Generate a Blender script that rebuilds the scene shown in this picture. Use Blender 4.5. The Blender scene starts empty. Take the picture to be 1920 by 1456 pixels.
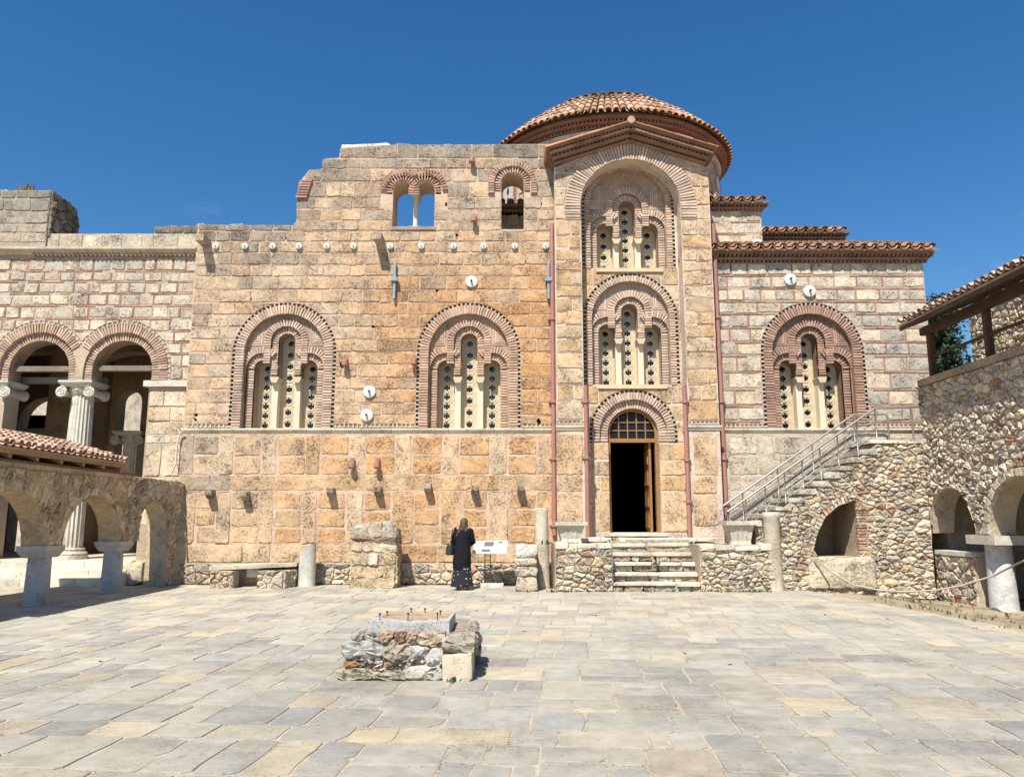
import bpy, math, random
from math import sin, cos, pi, sqrt, radians, atan2
from mathutils import Vector, Matrix
from mathutils.geometry import tessellate_polygon

SC = bpy.context.scene
COL = SC.collection
rng = random.Random(11)

# ---------------------------------------------------------------- camera
PITCH = radians(9.5); FPX = 1448.0; CAMH = 1.65
cam = bpy.data.cameras.new('camera'); cam.sensor_width = 36; cam.lens = FPX / 1920 * 36
cam.clip_start = .1; cam.clip_end = 3000
camo = bpy.data.objects.new('camera', cam); COL.objects.link(camo)
camo.location = (0, 0, CAMH); camo.rotation_euler = (pi / 2 + PITCH, 0, 0)
SC.camera = camo

# ---------------------------------------------------------------- sky, sun, exposure
SUN_EL = radians(55); SUN_AZ = radians(20)          # behind the camera, 20 degrees to the left
W = bpy.data.worlds.new('World'); SC.world = W; W.use_nodes = True
wn = W.node_tree.nodes; wl = W.node_tree.links; wn.clear()
sky = wn.new('ShaderNodeTexSky'); sky.sky_type = 'NISHITA'; sky.sun_disc = False
sky.sun_elevation = SUN_EL; sky.sun_rotation = pi + SUN_AZ
sky.altitude = 700; sky.air_density = 1.15; sky.dust_density = .7; sky.ozone_density = 4.0
bg = wn.new('ShaderNodeBackground'); bg.inputs['Strength'].default_value = .087
wo = wn.new('ShaderNodeOutputWorld')
# a few thin wisps of cloud low in the sky
tc = wn.new('ShaderNodeTexCoord'); mp = wn.new('ShaderNodeMapping'); mp.inputs['Scale'].default_value = (3, 3, 9)
nz = wn.new('ShaderNodeTexNoise'); nz.inputs['Scale'].default_value = 1.6; nz.inputs['Detail'].default_value = 8; nz.inputs['Roughness'].default_value = .62
rp = wn.new('ShaderNodeValToRGB'); rp.color_ramp.elements[0].position = .60; rp.color_ramp.elements[1].position = .82
rp.color_ramp.elements[1].color = (.5, .5, .5, 1)
hs = wn.new('ShaderNodeSeparateXYZ')
hr = wn.new('ShaderNodeMapRange'); hr.inputs['From Min'].default_value = .42; hr.inputs['From Max'].default_value = .20
mm = wn.new('ShaderNodeMath'); mm.operation = 'MULTIPLY'
mx = wn.new('ShaderNodeMix'); mx.data_type = 'RGBA'; mx.inputs[7].default_value = (5.5, 6.0, 6.6, 1)
wl.new(tc.outputs['Generated'], mp.inputs['Vector']); wl.new(mp.outputs[0], nz.inputs['Vector'])
wl.new(nz.outputs['Fac'], rp.inputs[0]); wl.new(tc.outputs['Generated'], hs.inputs[0]); wl.new(hs.outputs['Z'], hr.inputs['Value'])
wl.new(rp.outputs[0], mm.inputs[0]); wl.new(hr.outputs[0], mm.inputs[1]); wl.new(mm.outputs[0], mx.inputs[0])
hv = wn.new('ShaderNodeHueSaturation'); hv.inputs['Saturation'].default_value = 1.30
wl.new(sky.outputs[0], hv.inputs['Color']); wl.new(hv.outputs[0], mx.inputs[6])
wl.new(mx.outputs[2], bg.inputs['Color']); wl.new(bg.outputs[0], wo.inputs['Surface'])

sun = bpy.data.lights.new('sun', 'SUN'); sun.energy = 5.0; sun.angle = radians(.53); sun.color = (1, .945, .86)
suno = bpy.data.objects.new('sun', sun); COL.objects.link(suno); suno.location = (-10, -20, 40)
sd = Vector((sin(SUN_AZ) * cos(SUN_EL), cos(SUN_AZ) * cos(SUN_EL), -sin(SUN_EL)))
suno.rotation_euler = sd.to_track_quat('-Z', 'Y').to_euler()
vs_ = SC.view_settings
vs_.view_transform = 'Standard'; vs_.look = 'None'; vs_.exposure = .62; vs_.gamma = 1; vs_.use_curve_mapping = False
try: SC.cycles.max_bounces = 6; SC.cycles.diffuse_bounces = 4
except Exception: pass

# ---------------------------------------------------------------- helpers
SP, CP = sin(PITCH), cos(PITCH)
def P(u, v, Y):                       # a photo pixel on the plane Y -> (X, Z) in metres
    dx = (u - 960) / FPX; dy = (728 - v) / FPX; t = Y / (CP - dy * SP)
    return dx * t, CAMH + t * (SP + dy * CP)
def PXm(u, v, Y): return P(u, v, Y)[0]
def PZ(v, Y): return P(960, v, Y)[1]
def GR(u, v, z=0.0):                  # a photo pixel on the ground -> (X, Y)
    dx = (u - 960) / FPX; dy = (728 - v) / FPX; t = (z - CAMH) / (SP + dy * CP)
    return dx * t, t * (CP - dy * SP)
def lerp(a, b, t): return a + (b - a) * t
def mixc(a, b, t): return tuple(lerp(x, y, t) for x, y in zip(a, b))
def sstep(a, b, x):
    t = max(0, min(1, (x - a) / (b - a))); return t * t * (3 - 2 * t)

ORI = {}
def thing(name, label, cat, loc=(0, 0, 0), group=None):
    o = bpy.data.objects.new(name, None); COL.objects.link(o); o.location = loc
    o.empty_display_size = .3
    o['label'] = label; o['category'] = cat
    if group: o['group'] = group
    ORI[o] = Vector(loc); return o
def tag(o, label=None, cat=None, group=None, kind=None):
    if label: o['label'] = label
    if cat: o['category'] = cat
    if group: o['group'] = group
    if kind: o['kind'] = kind
    return o

class MB:
    def __init__(s): s.v = []; s.f = []; s.c = []
    def add(s, vs, fs, tint=(1, 1, 1)):
        b = len(s.v); s.v.extend(vs); s.f.extend([tuple(i + b for i in f) for f in fs])
        s.c.extend([tint] * len(vs)); return s
    def quad(s, a, b, c, d, tint=(1, 1, 1)): return s.add([a, b, c, d], [(0, 1, 2, 3)], tint)
    def box(s, x0, x1, y0, y1, z0, z1, tint=(1, 1, 1)):
        return s.add([(x0,y0,z0),(x1,y0,z0),(x1,y1,z0),(x0,y1,z0),(x0,y0,z1),(x1,y0,z1),(x1,y1,z1),(x0,y1,z1)],
            [(0,3,2,1),(4,5,6,7),(0,1,5,4),(1,2,6,5),(2,3,7,6),(3,0,4,7)], tint)
    def fbox(s, fr, u0, u1, v0, v1, w0, w1, tint=(1, 1, 1)):     # w1 is the outer face
        p = [fr(u0,v0,w1),fr(u1,v0,w1),fr(u1,v1,w1),fr(u0,v1,w1),fr(u0,v0,w0),fr(u1,v0,w0),fr(u1,v1,w0),fr(u0,v1,w0)]
        return s.add(p, [(0,1,2,3),(5,4,7,6),(4,0,3,7),(1,5,6,2),(3,2,6,7),(4,5,1,0)], tint)
    def prism(s, pts, fr, w0, w1, tint=(1, 1, 1), back=True):    # simple (also concave) outline, extruded
        n = len(pts); b = len(s.v)
        tri = tessellate_polygon([[Vector((p[0], p[1], 0)) for p in pts]])
        vs = [fr(p[0], p[1], w1) for p in pts] + [fr(p[0], p[1], w0) for p in pts]
        fs = []
        A = area(pts)
        def orient(t):
            a, c, d = pts[t[0]], pts[t[1]], pts[t[2]]
            return t if (c[0]-a[0])*(d[1]-a[1])-(c[1]-a[1])*(d[0]-a[0]) > 0 else (t[0], t[2], t[1])
        for t in tri:
            t = orient(t); fs.append(t)
            if back: fs.append((t[0]+n, t[2]+n, t[1]+n))
        for i in range(n):
            j = (i + 1) % n
            fs.append((i, i + n, j + n, j) if A > 0 else (i, j, j + n, i + n))
        return s.add(vs, fs, tint)
    def strip(s, A, wa, B, wb, fr, tint=(1, 1, 1), closed=False):
        n = len(A); vs = [fr(p[0], p[1], wa) for p in A] + [fr(p[0], p[1], wb) for p in B]
        fs = [(i, (i+1) % n, n + (i+1) % n, n + i) for i in range(n if closed else n - 1)]
        return s.add(vs, fs, tint)
    def tube(s, pts, r, n=8, tint=(1, 1, 1), cap=True):
        pts = [Vector(p) for p in pts]; m = len(pts); vs = []; fs = []
        for i, p in enumerate(pts):
            d = (pts[min(i+1, m-1)] - pts[max(i-1, 0)]).normalized()
            a = d.cross(Vector((0, 0, 1)));
            if a.length < .05: a = d.cross(Vector((1, 0, 0)))
            a.normalize(); b = a.cross(d)
            rr = r[i] if isinstance(r, (list, tuple)) else r
            for k in range(n):
                t = 2 * pi * k / n; vs.append(tuple(p + (a * cos(t) + b * sin(t)) * rr))
        for i in range(m - 1):
            for k in range(n):
                k2 = (k + 1) % n; fs.append((i*n+k, i*n+k2, (i+1)*n+k2, (i+1)*n+k))
        if cap: fs.append(tuple(range(n))); fs.append(tuple(reversed(range((m-1)*n, m*n))))
        return s.add(vs, fs, tint)
    def lathe(s, prof, c, n=20, tint=(1, 1, 1), flute=0, lean=(0, 0), cap=True):   # prof: (r, z)
        vs = []; fs = []; m = len(prof)
        for r, z in prof:
            for k in range(n):
                t = 2 * pi * k / n; rr = r * (1 - flute * (k % 2))
                vs.append((c[0] + rr*cos(t) + lean[0]*z, c[1] + rr*sin(t) + lean[1]*z, c[2] + z))
        for i in range(m - 1):
            for k in range(n):
                k2 = (k + 1) % n; fs.append((i*n+k, i*n+k2, (i+1)*n+k2, (i+1)*n+k))
        if cap: fs.append(tuple(reversed(range(n)))); fs.append(tuple(range((m-1)*n, m*n)))
        return s.add(vs, fs, tint)
    def loft(s, rings, tint=(1, 1, 1), n=20, cap=True):   # (cx, cy, z, rx, ry)
        vs = []; fs = []; m = len(rings)
        for cx, cy, z, rx, ry in rings:
            for k in range(n):
                t = 2*pi*k/n; vs.append((cx + rx*cos(t), cy + ry*sin(t), z))
        for i in range(m-1):
            for k in range(n):
                k2 = (k+1) % n; fs.append((i*n+k, i*n+k2, (i+1)*n+k2, (i+1)*n+k))
        if cap: fs.append(tuple(reversed(range(n)))); fs.append(tuple(range((m-1)*n, m*n)))
        return s.add(vs, fs, tint)
    def mesh(s, name, origin=Vector((0, 0, 0)), smooth=False, angle=None):
        me = bpy.data.meshes.new(name)
        ox, oy, oz = origin
        me.from_pydata([(x-ox, y-oy, z-oz) for x, y, z in s.v], [], s.f)
        at = me.attributes.new('tint', 'FLOAT_COLOR', 'POINT')
        flat = []
        for c in s.c: flat.extend((c[0], c[1], c[2], 1))
        at.data.foreach_set('color', flat)
        if smooth or angle:
            me.polygons.foreach_set('use_smooth', [True] * len(me.polygons))
            if angle: me.set_sharp_from_angle(angle=radians(angle))
        me.update(); return me
    def build(s, name, mat, parent=None, smooth=False, angle=None, kind=None, label=None, origin=None):
        og = ORI[parent] if parent else Vector(origin or (0, 0, 0))
        me = s.mesh(name, og, smooth, angle); me.materials.append(MAT[mat])
        o = bpy.data.objects.new(name, me); COL.objects.link(o)
        if parent: o.parent = parent
        elif origin: o.location = origin
        ORI[o] = Vector(og)
        tag(o, label=label, kind=kind); return o

def area(p): return .5 * sum(p[i][0]*p[(i+1) % len(p)][1] - p[(i+1) % len(p)][0]*p[i][1] for i in range(len(p)))
def centroid(p): return sum(q[0] for q in p)/len(p), sum(q[1] for q in p)/len(p)
def inside(pt, poly):
    x, y = pt; c = False; j = len(poly) - 1
    for i in range(len(poly)):
        xi, yi = poly[i]; xj, yj = poly[j]
        if (yi > y) != (yj > y) and x < (xj-xi)*(y-yi)/(yj-yi)+xi: c = not c
        j = i
    return c
def nearest(pt, poly):
    x, y = pt; best = None; bd = 1e9
    for i in range(len(poly)):
        ax, ay = poly[i]; bx, by = poly[(i+1) % len(poly)]; dx, dy = bx-ax, by-ay; L = dx*dx+dy*dy
        t = 0 if L == 0 else max(0, min(1, ((x-ax)*dx+(y-ay)*dy)/L)); qx, qy = ax+dx*t, ay+dy*t
        d = (qx-x)**2+(qy-y)**2
        if d < bd: bd = d; best = (qx, qy)
    return best
def bbox(p): return min(q[0] for q in p), max(q[0] for q in p), min(q[1] for q in p), max(q[1] for q in p)

def frame(O, U):
    O = Vector(O); U = Vector(U).normalized(); N = U.cross(Vector((0, 0, 1)))
    ox, oy = O.x, O.y; ux, uy = U.x, U.y; nx, ny = N.x, N.y; oz = O.z
    return lambda u, v, w: (ox + ux*u + nx*w, oy + uy*u + ny*w, oz + v)
def front(Y): return lambda u, v, w: (u, Y - w, v)

def rect_outline(u0, u1, v0, v1, jit=.008, rc=.02, dense=.3, r=rng):
    rc = min(rc, .3*(u1-u0), .3*(v1-v0)); pts = []
    def edge(a, b):
        L = sqrt((b[0]-a[0])**2+(b[1]-a[1])**2); k = max(1, int(L/dense))
        for i in range(k + 1): pts.append((lerp(a[0], b[0], i/k), lerp(a[1], b[1], i/k)))
    j = lambda: rc * r.uniform(.3, 1.5) * (3.2 if r.random() < .10 else 1)
    edge((u0+j(), v0), (u1-j(), v0)); edge((u1, v0+j()), (u1, v1-j())); edge((u1-j(), v1), (u0+j(), v1)); edge((u0, v1-j()), (u0, v0+j()))
    return [(p[0]+r.uniform(-jit, jit), p[1]+r.uniform(-jit, jit)) for p in pts]

def stone(mb, poly, fr, proud=.025, bev=.02, tint=(1, 1, 1), rough=.006, back=.02, radial=False, r=rng, dome=0, facet=0):
    n = len(poly); cx, cy = centroid(poly)
    tx, ty = r.uniform(-1, 1)*rough*2.5, r.uniform(-1, 1)*rough*4
    def inset(p, d):
        dx, dy = cx-p[0], cy-p[1]
        if radial:
            L = sqrt(dx*dx+dy*dy) or 1; k = min(.5, d/L); return p[0]+dx*k, p[1]+dy*k
        return (p[0]+math.copysign(min(d, .5*abs(dx)), dx), p[1]+math.copysign(min(d, .5*abs(dy)), dy))
    vs = [fr(p[0], p[1], -back) for p in poly]
    for p in poly: q = inset(p, bev*.12); vs.append(fr(q[0], q[1], proud*.72+r.uniform(-1, 1)*rough*.4))
    for p in poly: q = inset(p, bev*.8*r.uniform(.6, 1.5)); vs.append(fr(q[0], q[1], proud+(q[0]-cx)*tx*2+(q[1]-cy)*ty*2+r.uniform(-1, 1)*rough))
    K = 2
    if facet:
        K = 3
        for p in poly: s_ = r.uniform(.40, .62); vs.append(fr(lerp(p[0], cx, s_), lerp(p[1], cy, s_), proud+dome*.7+r.uniform(-1, 1)*facet))
    vs.append(fr(cx, cy, proud+dome+r.uniform(-.5, 1)*(facet or rough)))
    fs = []
    for k in range(K):
        for i in range(n):
            j = (i+1) % n; fs.append((k*n+i, k*n+j, (k+1)*n+j, (k+1)*n+i))
    for i in range(n): fs.append((K*n+i, K*n+(i+1) % n, (K+1)*n))
    mb.add(vs, fs, tint)

def arch_pts(cx, z0, zs, r, n=24, rz=None):
    rz = rz or r
    return [(cx-r, z0)] + [(cx - r*cos(pi*i/n), zs + rz*sin(pi*i/n)) for i in range(n+1)] + [(cx+r, z0)]

def jit_tint(c, a=.12, r=rng):
    k = 1 + r.uniform(-a, a); h = r.uniform(-.04, .04)
    return (c[0]*k*(1+h), c[1]*k, c[2]*k*(1-h))

def masonry(parent, name, fr, courses, x0, x1, holes, mat, tintf, mw=.55, gap=.018, proud=.015, region=None, jit=.010, rc=.022,
            stuff=False, minw=.3, rough=.003, vary=.35, vbrick=None):
    """courses of squared blocks; every block is an object of its own under parent"""
    out = []; mbs = MB(); vb = MB()
    for (z0, z1) in courses:
        zm = (z0+z1)/2
        a = x0(zm) if callable(x0) else x0; b = x1(zm) if callable(x1) else x1
        iv = [(a, b)]
        for h in holes:                                   # what no block of this course can cover
            hx0, hx1, hz0, hz1 = bbox(h)
            if hz1-hz0 < .3:                              # a putlog hole: two blocks meet round it
                if z1 > hz0 and z0 < hz1:
                    cxh = (hx0+hx1)/2; iv = [t for p, q in iv for t in (((p, cxh), (cxh, q)) if p+.05 < cxh < q-.05 else ((p, q),))]
                continue
            if z1 <= hz0 + .02 or z0 >= hz1: continue
            zt = min(z1, hz1) if z1 < hz1 else None
            if zt is None: continue
            xs = [hx0 + (hx1-hx0)*i/60 for i in range(61)]
            ins = [x for x in xs if inside((x, max(z1-.01, hz0+.01)), h)]
            if not ins: continue
            e0, e1 = min(ins), max(ins); nv = []
            for p, q in iv:
                if e1 <= p or e0 >= q: nv.append((p, q)); continue
                if e0 > p: nv.append((p, e0))
                if e1 < q: nv.append((e1, q))
            iv = nv
        for p, q in iv:
            if q-p < .04: continue
            x = p; ws = []
            while x < q - 1e-6:
                w = mw*rng.uniform(1-vary, 1+vary)
                if q-(x+w) < minw: w = q-x
                ws.append((x, min(q, x+w))); x += w
            for u0, u1 in ws:
                g = gap*rng.uniform(.25, 1.5)
                if vbrick and u1 < q-.05 and rng.random() < .75: vb.fbox(fr, u1-.016, u1+.016, z0+.02, z1-.02, -.01, .010, jit_tint(vbrick, .25))
                if vbrick: g = max(g, .05)
                near_h = [h for h in holes if (lambda B: u1 > B[0]-.02 and u0 < B[1]+.02 and z1 > B[2]-.02 and z0 < B[3]+.02)(bbox(h))]
                poly = rect_outline(u0+g/2, u1-g/2, z0+gap*rng.uniform(.1, .8), z1-gap*rng.uniform(.1, .8), jit, rc, .06 if near_h else .13)
                for h in near_h:
                    hb = bbox(h)
                    poly = [(nearest(pt, h) if hb[0] < pt[0] < hb[1] and hb[2] < pt[1] < hb[3] and inside(pt, h) else pt) for pt in poly]
                    if hb[2] > z0: pass
                if region:
                    poly = [(pt if inside(pt, region) else nearest(pt, region)) for pt in poly]
                if area(poly) < .35*max(.02, .05*(u1-u0)) : continue
                c = centroid(poly)
                if any(inside(c, h) for h in near_h): continue
                if region and not inside(c, region): continue
                m = mbs if stuff else MB()
                stone(m, poly, fr, proud*rng.uniform(.5, 1.6), .012, tintf(c[0], c[1]), rough)
                if not stuff: out.append(m.build(name, mat, parent, smooth=True, angle=16))
    if vb.v: vb.build('upright_brick', 'brick', parent, kind='stuff')
    if stuff: return mbs.build(name, mat, parent, smooth=True, angle=16, kind='stuff')
    return out

def voronoi(pts, sx=1., sy=1., nb=18, lim=None):
    """cells of scattered points; the plane is stretched so that cells lie flat"""
    q = [(p[0]*sx, p[1]*sy) for p in pts]; cells = []
    for i, (x, y) in enumerate(q):
        near = sorted((((a-x)**2+(b-y)**2, a, b) for j, (a, b) in enumerate(q) if j != i and abs(a-x) < 2.0 and abs(b-y) < 2.0))[:nb]
        R = lim or .6
        poly = [(x-R, y-R), (x+R, y-R), (x+R, y+R), (x-R, y+R)]
        for d, a, b in near:
            mx_, my_ = (a+x)/2, (b+y)/2; nx, ny = a-x, b-y; out = []
            for k in range(len(poly)):
                p, r_ = poly[k], poly[(k+1) % len(poly)]
                dp = (p[0]-mx_)*nx+(p[1]-my_)*ny; dr = (r_[0]-mx_)*nx+(r_[1]-my_)*ny
                if dp <= 0: out.append(p)
                if dp*dr < 0: t = dp/(dp-dr); out.append((lerp(p[0], r_[0], t), lerp(p[1], r_[1], t)))
            poly = out
            if len(poly) < 3: break
        cells.append([(p[0]/sx, p[1]/sy) for p in poly] if len(poly) > 2 else None)
    return cells
def round_poly(p, k=2, t=.22):
    for _ in range(k):
        o = []
        for i in range(len(p)):
            a, b = p[i], p[(i+1) % len(p)]
            o.append((lerp(a[0], b[0], t), lerp(a[1], b[1], t))); o.append((lerp(a[0], b[0], 1-t), lerp(a[1], b[1], 1-t)))
        p = o; t = .28
    # thin out points that lie close together
    o = []
    for q in p:
        if not o or (q[0]-o[-1][0])**2+(q[1]-o[-1][1])**2 > .0004: o.append(q)
    return o
def densify(p, d):
    o = []
    for i in range(len(p)):
        a, b = p[i], p[(i+1) % len(p)]; k = max(1, int(sqrt((a[0]-b[0])**2+(a[1]-b[1])**2)/d))
        for j in range(k): o.append((lerp(a[0], b[0], j/k), lerp(a[1], b[1], j/k)))
    return o
def rubble(parent, name, fr, region, holes, size, mat, tintf, flat=1.45, gap=.022, proud=.05, limit=300, seed=1, sizef=None, rough=.014):
    r = random.Random(seed); x0, x1, z0, z1 = bbox(region); pts = []
    tries = int(6*(x1-x0)*(z1-z0)/(size*size/flat)) + 50
    for _ in range(tries):
        p = (r.uniform(x0, x1), r.uniform(z0, z1)); s = size*(sizef(*p) if sizef else 1)*r.choice((.32, .42, .55, .8, 1, 1.35, 1.8))
        if not inside(p, region) or any(inside(p, h) for h in holes): continue
        if all(((p[0]-q[0])/1.0)**2+((p[1]-q[1])*flat)**2 > (s*.5+q[2]*.5)**2 for q in pts): pts.append((p[0], p[1], s))
    cells = voronoi(pts, 1., flat, lim=size*1.3)
    todo = []
    for c in cells:
        if not c: continue
        c = round_poly(c, 1, .10)
        if len(c) < 4: continue
        c = densify(c, .065)
        cx, cy = centroid(c); m = []
        for p in c:
            dx, dy = cx-p[0], cy-p[1]; L = sqrt(dx*dx+dy*dy) or 1; g = min(.3, gap*.5/L)
            p = (p[0]+dx*g+r.uniform(-.012, .012), p[1]+dy*g+r.uniform(-.012, .012))
            if not inside(p, region): p = nearest(p, region)
            for h in holes:
                if inside(p, h): p = nearest(p, h)
            m.append(p)
        A = area(m)
        if A < .003: continue
        todo.append((A, m))
    todo.sort(key=lambda t: -t[0]); rest = MB()
    for k, (A, m) in enumerate(todo):
        b = MB() if k < limit else rest; c = centroid(m)
        stone(b, m, fr, proud*r.uniform(.4, 1.3), min(.03, .2*sqrt(A)), tintf(c[0], c[1], r), rough, .03, True, r, dome=.012, facet=rough*1.3)
        if k < limit: b.build(name, mat, parent, smooth=True, angle=28)
    if len(todo) > limit: rest.build(name, mat, parent, smooth=True, angle=28, kind='stuff')

# ---------------------------------------------------------------- materials
MAT = {}
def nodes(name):
    m = bpy.data.materials.new(name); m.use_nodes = True; n = m.node_tree.nodes; MAT[name] = m
    return m, n, m.node_tree.links, n['Principled BSDF']
def N(n, t, **k):
    x = n.new(t)
    for a, b in k.items():
        if hasattr(x, a): setattr(x, a, b)
        else: x.inputs[a.replace('_', ' ')].default_value = b
    return x
def mat_rock(name, color=None, tint=True, s1=1.3, s2=14, s3=55, var=.35, pits=.5, pit_lo=.30, bump=.5, dist=.02, rough=.92, rnd=.0, stain=None, spec=.2):
    """tinted stone: broad patches, mottling, dark pits and matching relief"""
    m, n, l, b = nodes(name)
    g = N(n, 'ShaderNodeTexCoord'); co = g.outputs['Object']
    a = N(n, 'ShaderNodeTexNoise', Scale=s1, Detail=5, Roughness=.6); c = N(n, 'ShaderNodeTexNoise', Scale=s2, Detail=6, Roughness=.65)
    e = N(n, 'ShaderNodeTexNoise', Scale=s3, Detail=3, Roughness=.6); vo = N(n, 'ShaderNodeTexVoronoi', Scale=s3*.45)
    for x in (a, c, e, vo): l.new(co, x.inputs['Vector'])
    if tint: at = N(n, 'ShaderNodeAttribute', attribute_name='tint'); base = at.outputs['Color']
    else: rgb = N(n, 'ShaderNodeRGB'); rgb.outputs[0].default_value = (*color, 1); base = rgb.outputs[0]
    add = N(n, 'ShaderNodeMath', operation='ADD'); l.new(a.outputs['Fac'], add.inputs[0]); l.new(c.outputs['Fac'], add.inputs[1])
    mr = N(n, 'ShaderNodeMapRange'); mr.inputs['From Min'].default_value = .6; mr.inputs['From Max'].default_value = 1.4
    mr.inputs['To Min'].default_value = 1-var; mr.inputs['To Max'].default_value = 1+var*.8
    l.new(add.outputs[0], mr.inputs['Value'])
    pr = N(n, 'ShaderNodeMapRange'); pr.inputs['From Min'].default_value = pit_lo; pr.inputs['From Max'].default_value = pit_lo+.12
    pr.inputs['To Min'].default_value = 1-pits; pr.inputs['To Max'].default_value = 1
    pa = N(n, 'ShaderNodeMath', operation='MULTIPLY_ADD'); l.new(a.outputs['Fac'], pa.inputs[0]); pa.inputs[1].default_value = .55; pa.inputs[2].default_value = -.275
    pe2 = N(n, 'ShaderNodeMath', operation='ADD'); l.new(pa.outputs[0], pe2.inputs[0]); l.new(e.outputs['Fac'], pe2.inputs[1])
    l.new(pe2.outputs[0], pr.inputs['Value'])
    mu = N(n, 'ShaderNodeMath', operation='MULTIPLY'); l.new(mr.outputs[0], mu.inputs[0]); l.new(pr.outputs[0], mu.inputs[1])
    last = mu.outputs[0]
    if rnd:
        oi = N(n, 'ShaderNodeObjectInfo'); rr = N(n, 'ShaderNodeMapRange'); rr.inputs['To Min'].default_value = 1-rnd; rr.inputs['To Max'].default_value = 1+rnd
        l.new(oi.outputs['Random'], rr.inputs['Value']); m2 = N(n, 'ShaderNodeMath', operation='MULTIPLY')
        l.new(last, m2.inputs[0]); l.new(rr.outputs[0], m2.inputs[1]); last = m2.outputs[0]
    vm = N(n, 'ShaderNodeVectorMath', operation='MULTIPLY'); l.new(base, vm.inputs[0]); l.new(last, vm.inputs[1])
    outc = vm.outputs[0]
    if stain:                                             # (colour, scale, threshold, amount): lichen, soot, rust
        sc_, sca, th, am = stain
        sn = N(n, 'ShaderNodeTexNoise', Scale=sca, Detail=7, Roughness=.7); l.new(co, sn.inputs['Vector'])
        sm = N(n, 'ShaderNodeMapRange'); sm.inputs['From Min'].default_value = th; sm.inputs['From Max'].default_value = th+.16
        sm.inputs['To Max'].default_value = am; l.new(sn.outputs['Fac'], sm.inputs['Value'])
        mi = N(n, 'ShaderNodeMix', data_type='RGBA'); l.new(sm.outputs[0], mi.inputs[0]); l.new(outc, mi.inputs[6]); mi.inputs[7].default_value = (*sc_, 1)
        outc = mi.outputs[2]
    l.new(outc, b.inputs['Base Color']); b.inputs['Roughness'].default_value = rough
    b.inputs['Specular IOR Level'].default_value = spec
    h = N(n, 'ShaderNodeMath', operation='MULTIPLY_ADD'); l.new(c.outputs['Fac'], h.inputs[0]); h.inputs[1].default_value = 1.2
    l.new(pr.outputs[0], h.inputs[2])
    bp = N(n, 'ShaderNodeBump', Strength=bump, Distance=dist); l.new(h.outputs[0], bp.inputs['Height']); l.new(bp.outputs[0], b.inputs['Normal'])
    return m
def mat_plain(name, color, rough=.6, metal=0, spec=.4, var=.12, scale=8, bump=0):
    m, n, l, b = nodes(name)
    g = N(n, 'ShaderNodeTexCoord'); a = N(n, 'ShaderNodeTexNoise', Scale=scale, Detail=4); l.new(g.outputs['Object'], a.inputs['Vector'])
    mr = N(n, 'ShaderNodeMapRange'); mr.inputs['To Min'].default_value = 1-var*1.5; mr.inputs['To Max'].default_value = 1+var*1.5
    l.new(a.outputs['Fac'], mr.inputs['Value']); rgb = N(n, 'ShaderNodeRGB'); rgb.outputs[0].default_value = (*color, 1)
    vm = N(n, 'ShaderNodeVectorMath', operation='MULTIPLY'); l.new(rgb.outputs[0], vm.inputs[0]); l.new(mr.outputs[0], vm.inputs[1])
    l.new(vm.outputs[0], b.inputs['Base Color']); b.inputs['Roughness'].default_value = rough; b.inputs['Metallic'].default_value = metal
    b.inputs['Specular IOR Level'].default_value = spec
    if bump: bp = N(n, 'ShaderNodeBump', Strength=bump, Distance=.01); l.new(a.outputs['Fac'], bp.inputs['Height']); l.new(bp.outputs[0], b.inputs['Normal'])
    return m
mat_rock('ashlar', s1=1.9, s2=9, s3=24, var=.46, pits=.58, pit_lo=.315, bump=.7, dist=.025, stain=((.25, .22, .18), 2.6, .60, .42))
mat_rock('plinth_stone', s1=1.6, s2=8, s3=22, var=.46, pits=.55, pit_lo=.31, bump=.8, dist=.03, stain=((.50, .45, .36), 1.8, .58, .55))
mat_rock('rubble', s1=2.5, s2=10, s3=28, var=.42, pits=.5, pit_lo=.30, bump=.9, dist=.04, stain=((.17, .155, .13), 3.5, .64, .4))
mat_rock('mortar', s1=1.4, s2=12, s3=34, var=.30, pits=.5, pit_lo=.30, bump=.8, dist=.02)
mat_rock('brick', s1=3, s2=20, s3=70, var=.35, pits=.35, bump=.5, dist=.008)
mat_rock('marble', s1=1.2, s2=9, s3=60, var=.16, pits=.2, pit_lo=.30, bump=.25, dist=.006, rough=.7, spec=.3)
mat_rock('worn_marble', s1=1.6, s2=8, s3=40, var=.28, pits=.4, pit_lo=.32, bump=.6, dist=.015, rough=.8, stain=((.30, .27, .21), 3.2, .60, .35))
mat_rock('paving', s1=.9, s2=5, s3=30, var=.34, pits=.25, pit_lo=.29, bump=.55, dist=.014, rough=.9, stain=((.46, .425, .345), 1.1, .52, .35), spec=.08)
mat_rock('tile', s1=2.2, s2=12, s3=50, var=.42, pits=.4, bump=.5, dist=.012, rnd=.38, stain=((.36, .31, .25), 4, .52, .6))
mat_rock('earth', s1=.8, s2=9, s3=45, var=.4, pits=.4, bump=.9, dist=.04)
mat_rock('wood', s1=3, s2=25, s3=70, var=.4, pits=.3, bump=.5, dist=.006, rough=.75)
mat_rock('plaster', s1=1.0, s2=8, s3=40, var=.35, pits=.4, pit_lo=.32, bump=.8, dist=.03)
mat_plain('door_wood', (.29, .145, .045), .5, var=.25, scale=14, bump=.2)
mat_plain('pipe', (.34, .16, .135), .55, var=.15, scale=5)
mat_plain('steel', (.30, .295, .28), .45, metal=.6, var=.08)
mat_plain('blue_steel', (.25, .30, .34), .5, metal=.3, var=.1)
mat_plain('white_paint', (.60, .59, .56), .45, var=.05)
mat_plain('dark_iron', (.03, .03, .032), .5, metal=.4)
mat_plain('glass', (.012, .018, .03), .08, spec=.8, var=.1)
mat_plain('door_glass', (.010, .012, .016), .25, spec=.25, var=.1)
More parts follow.
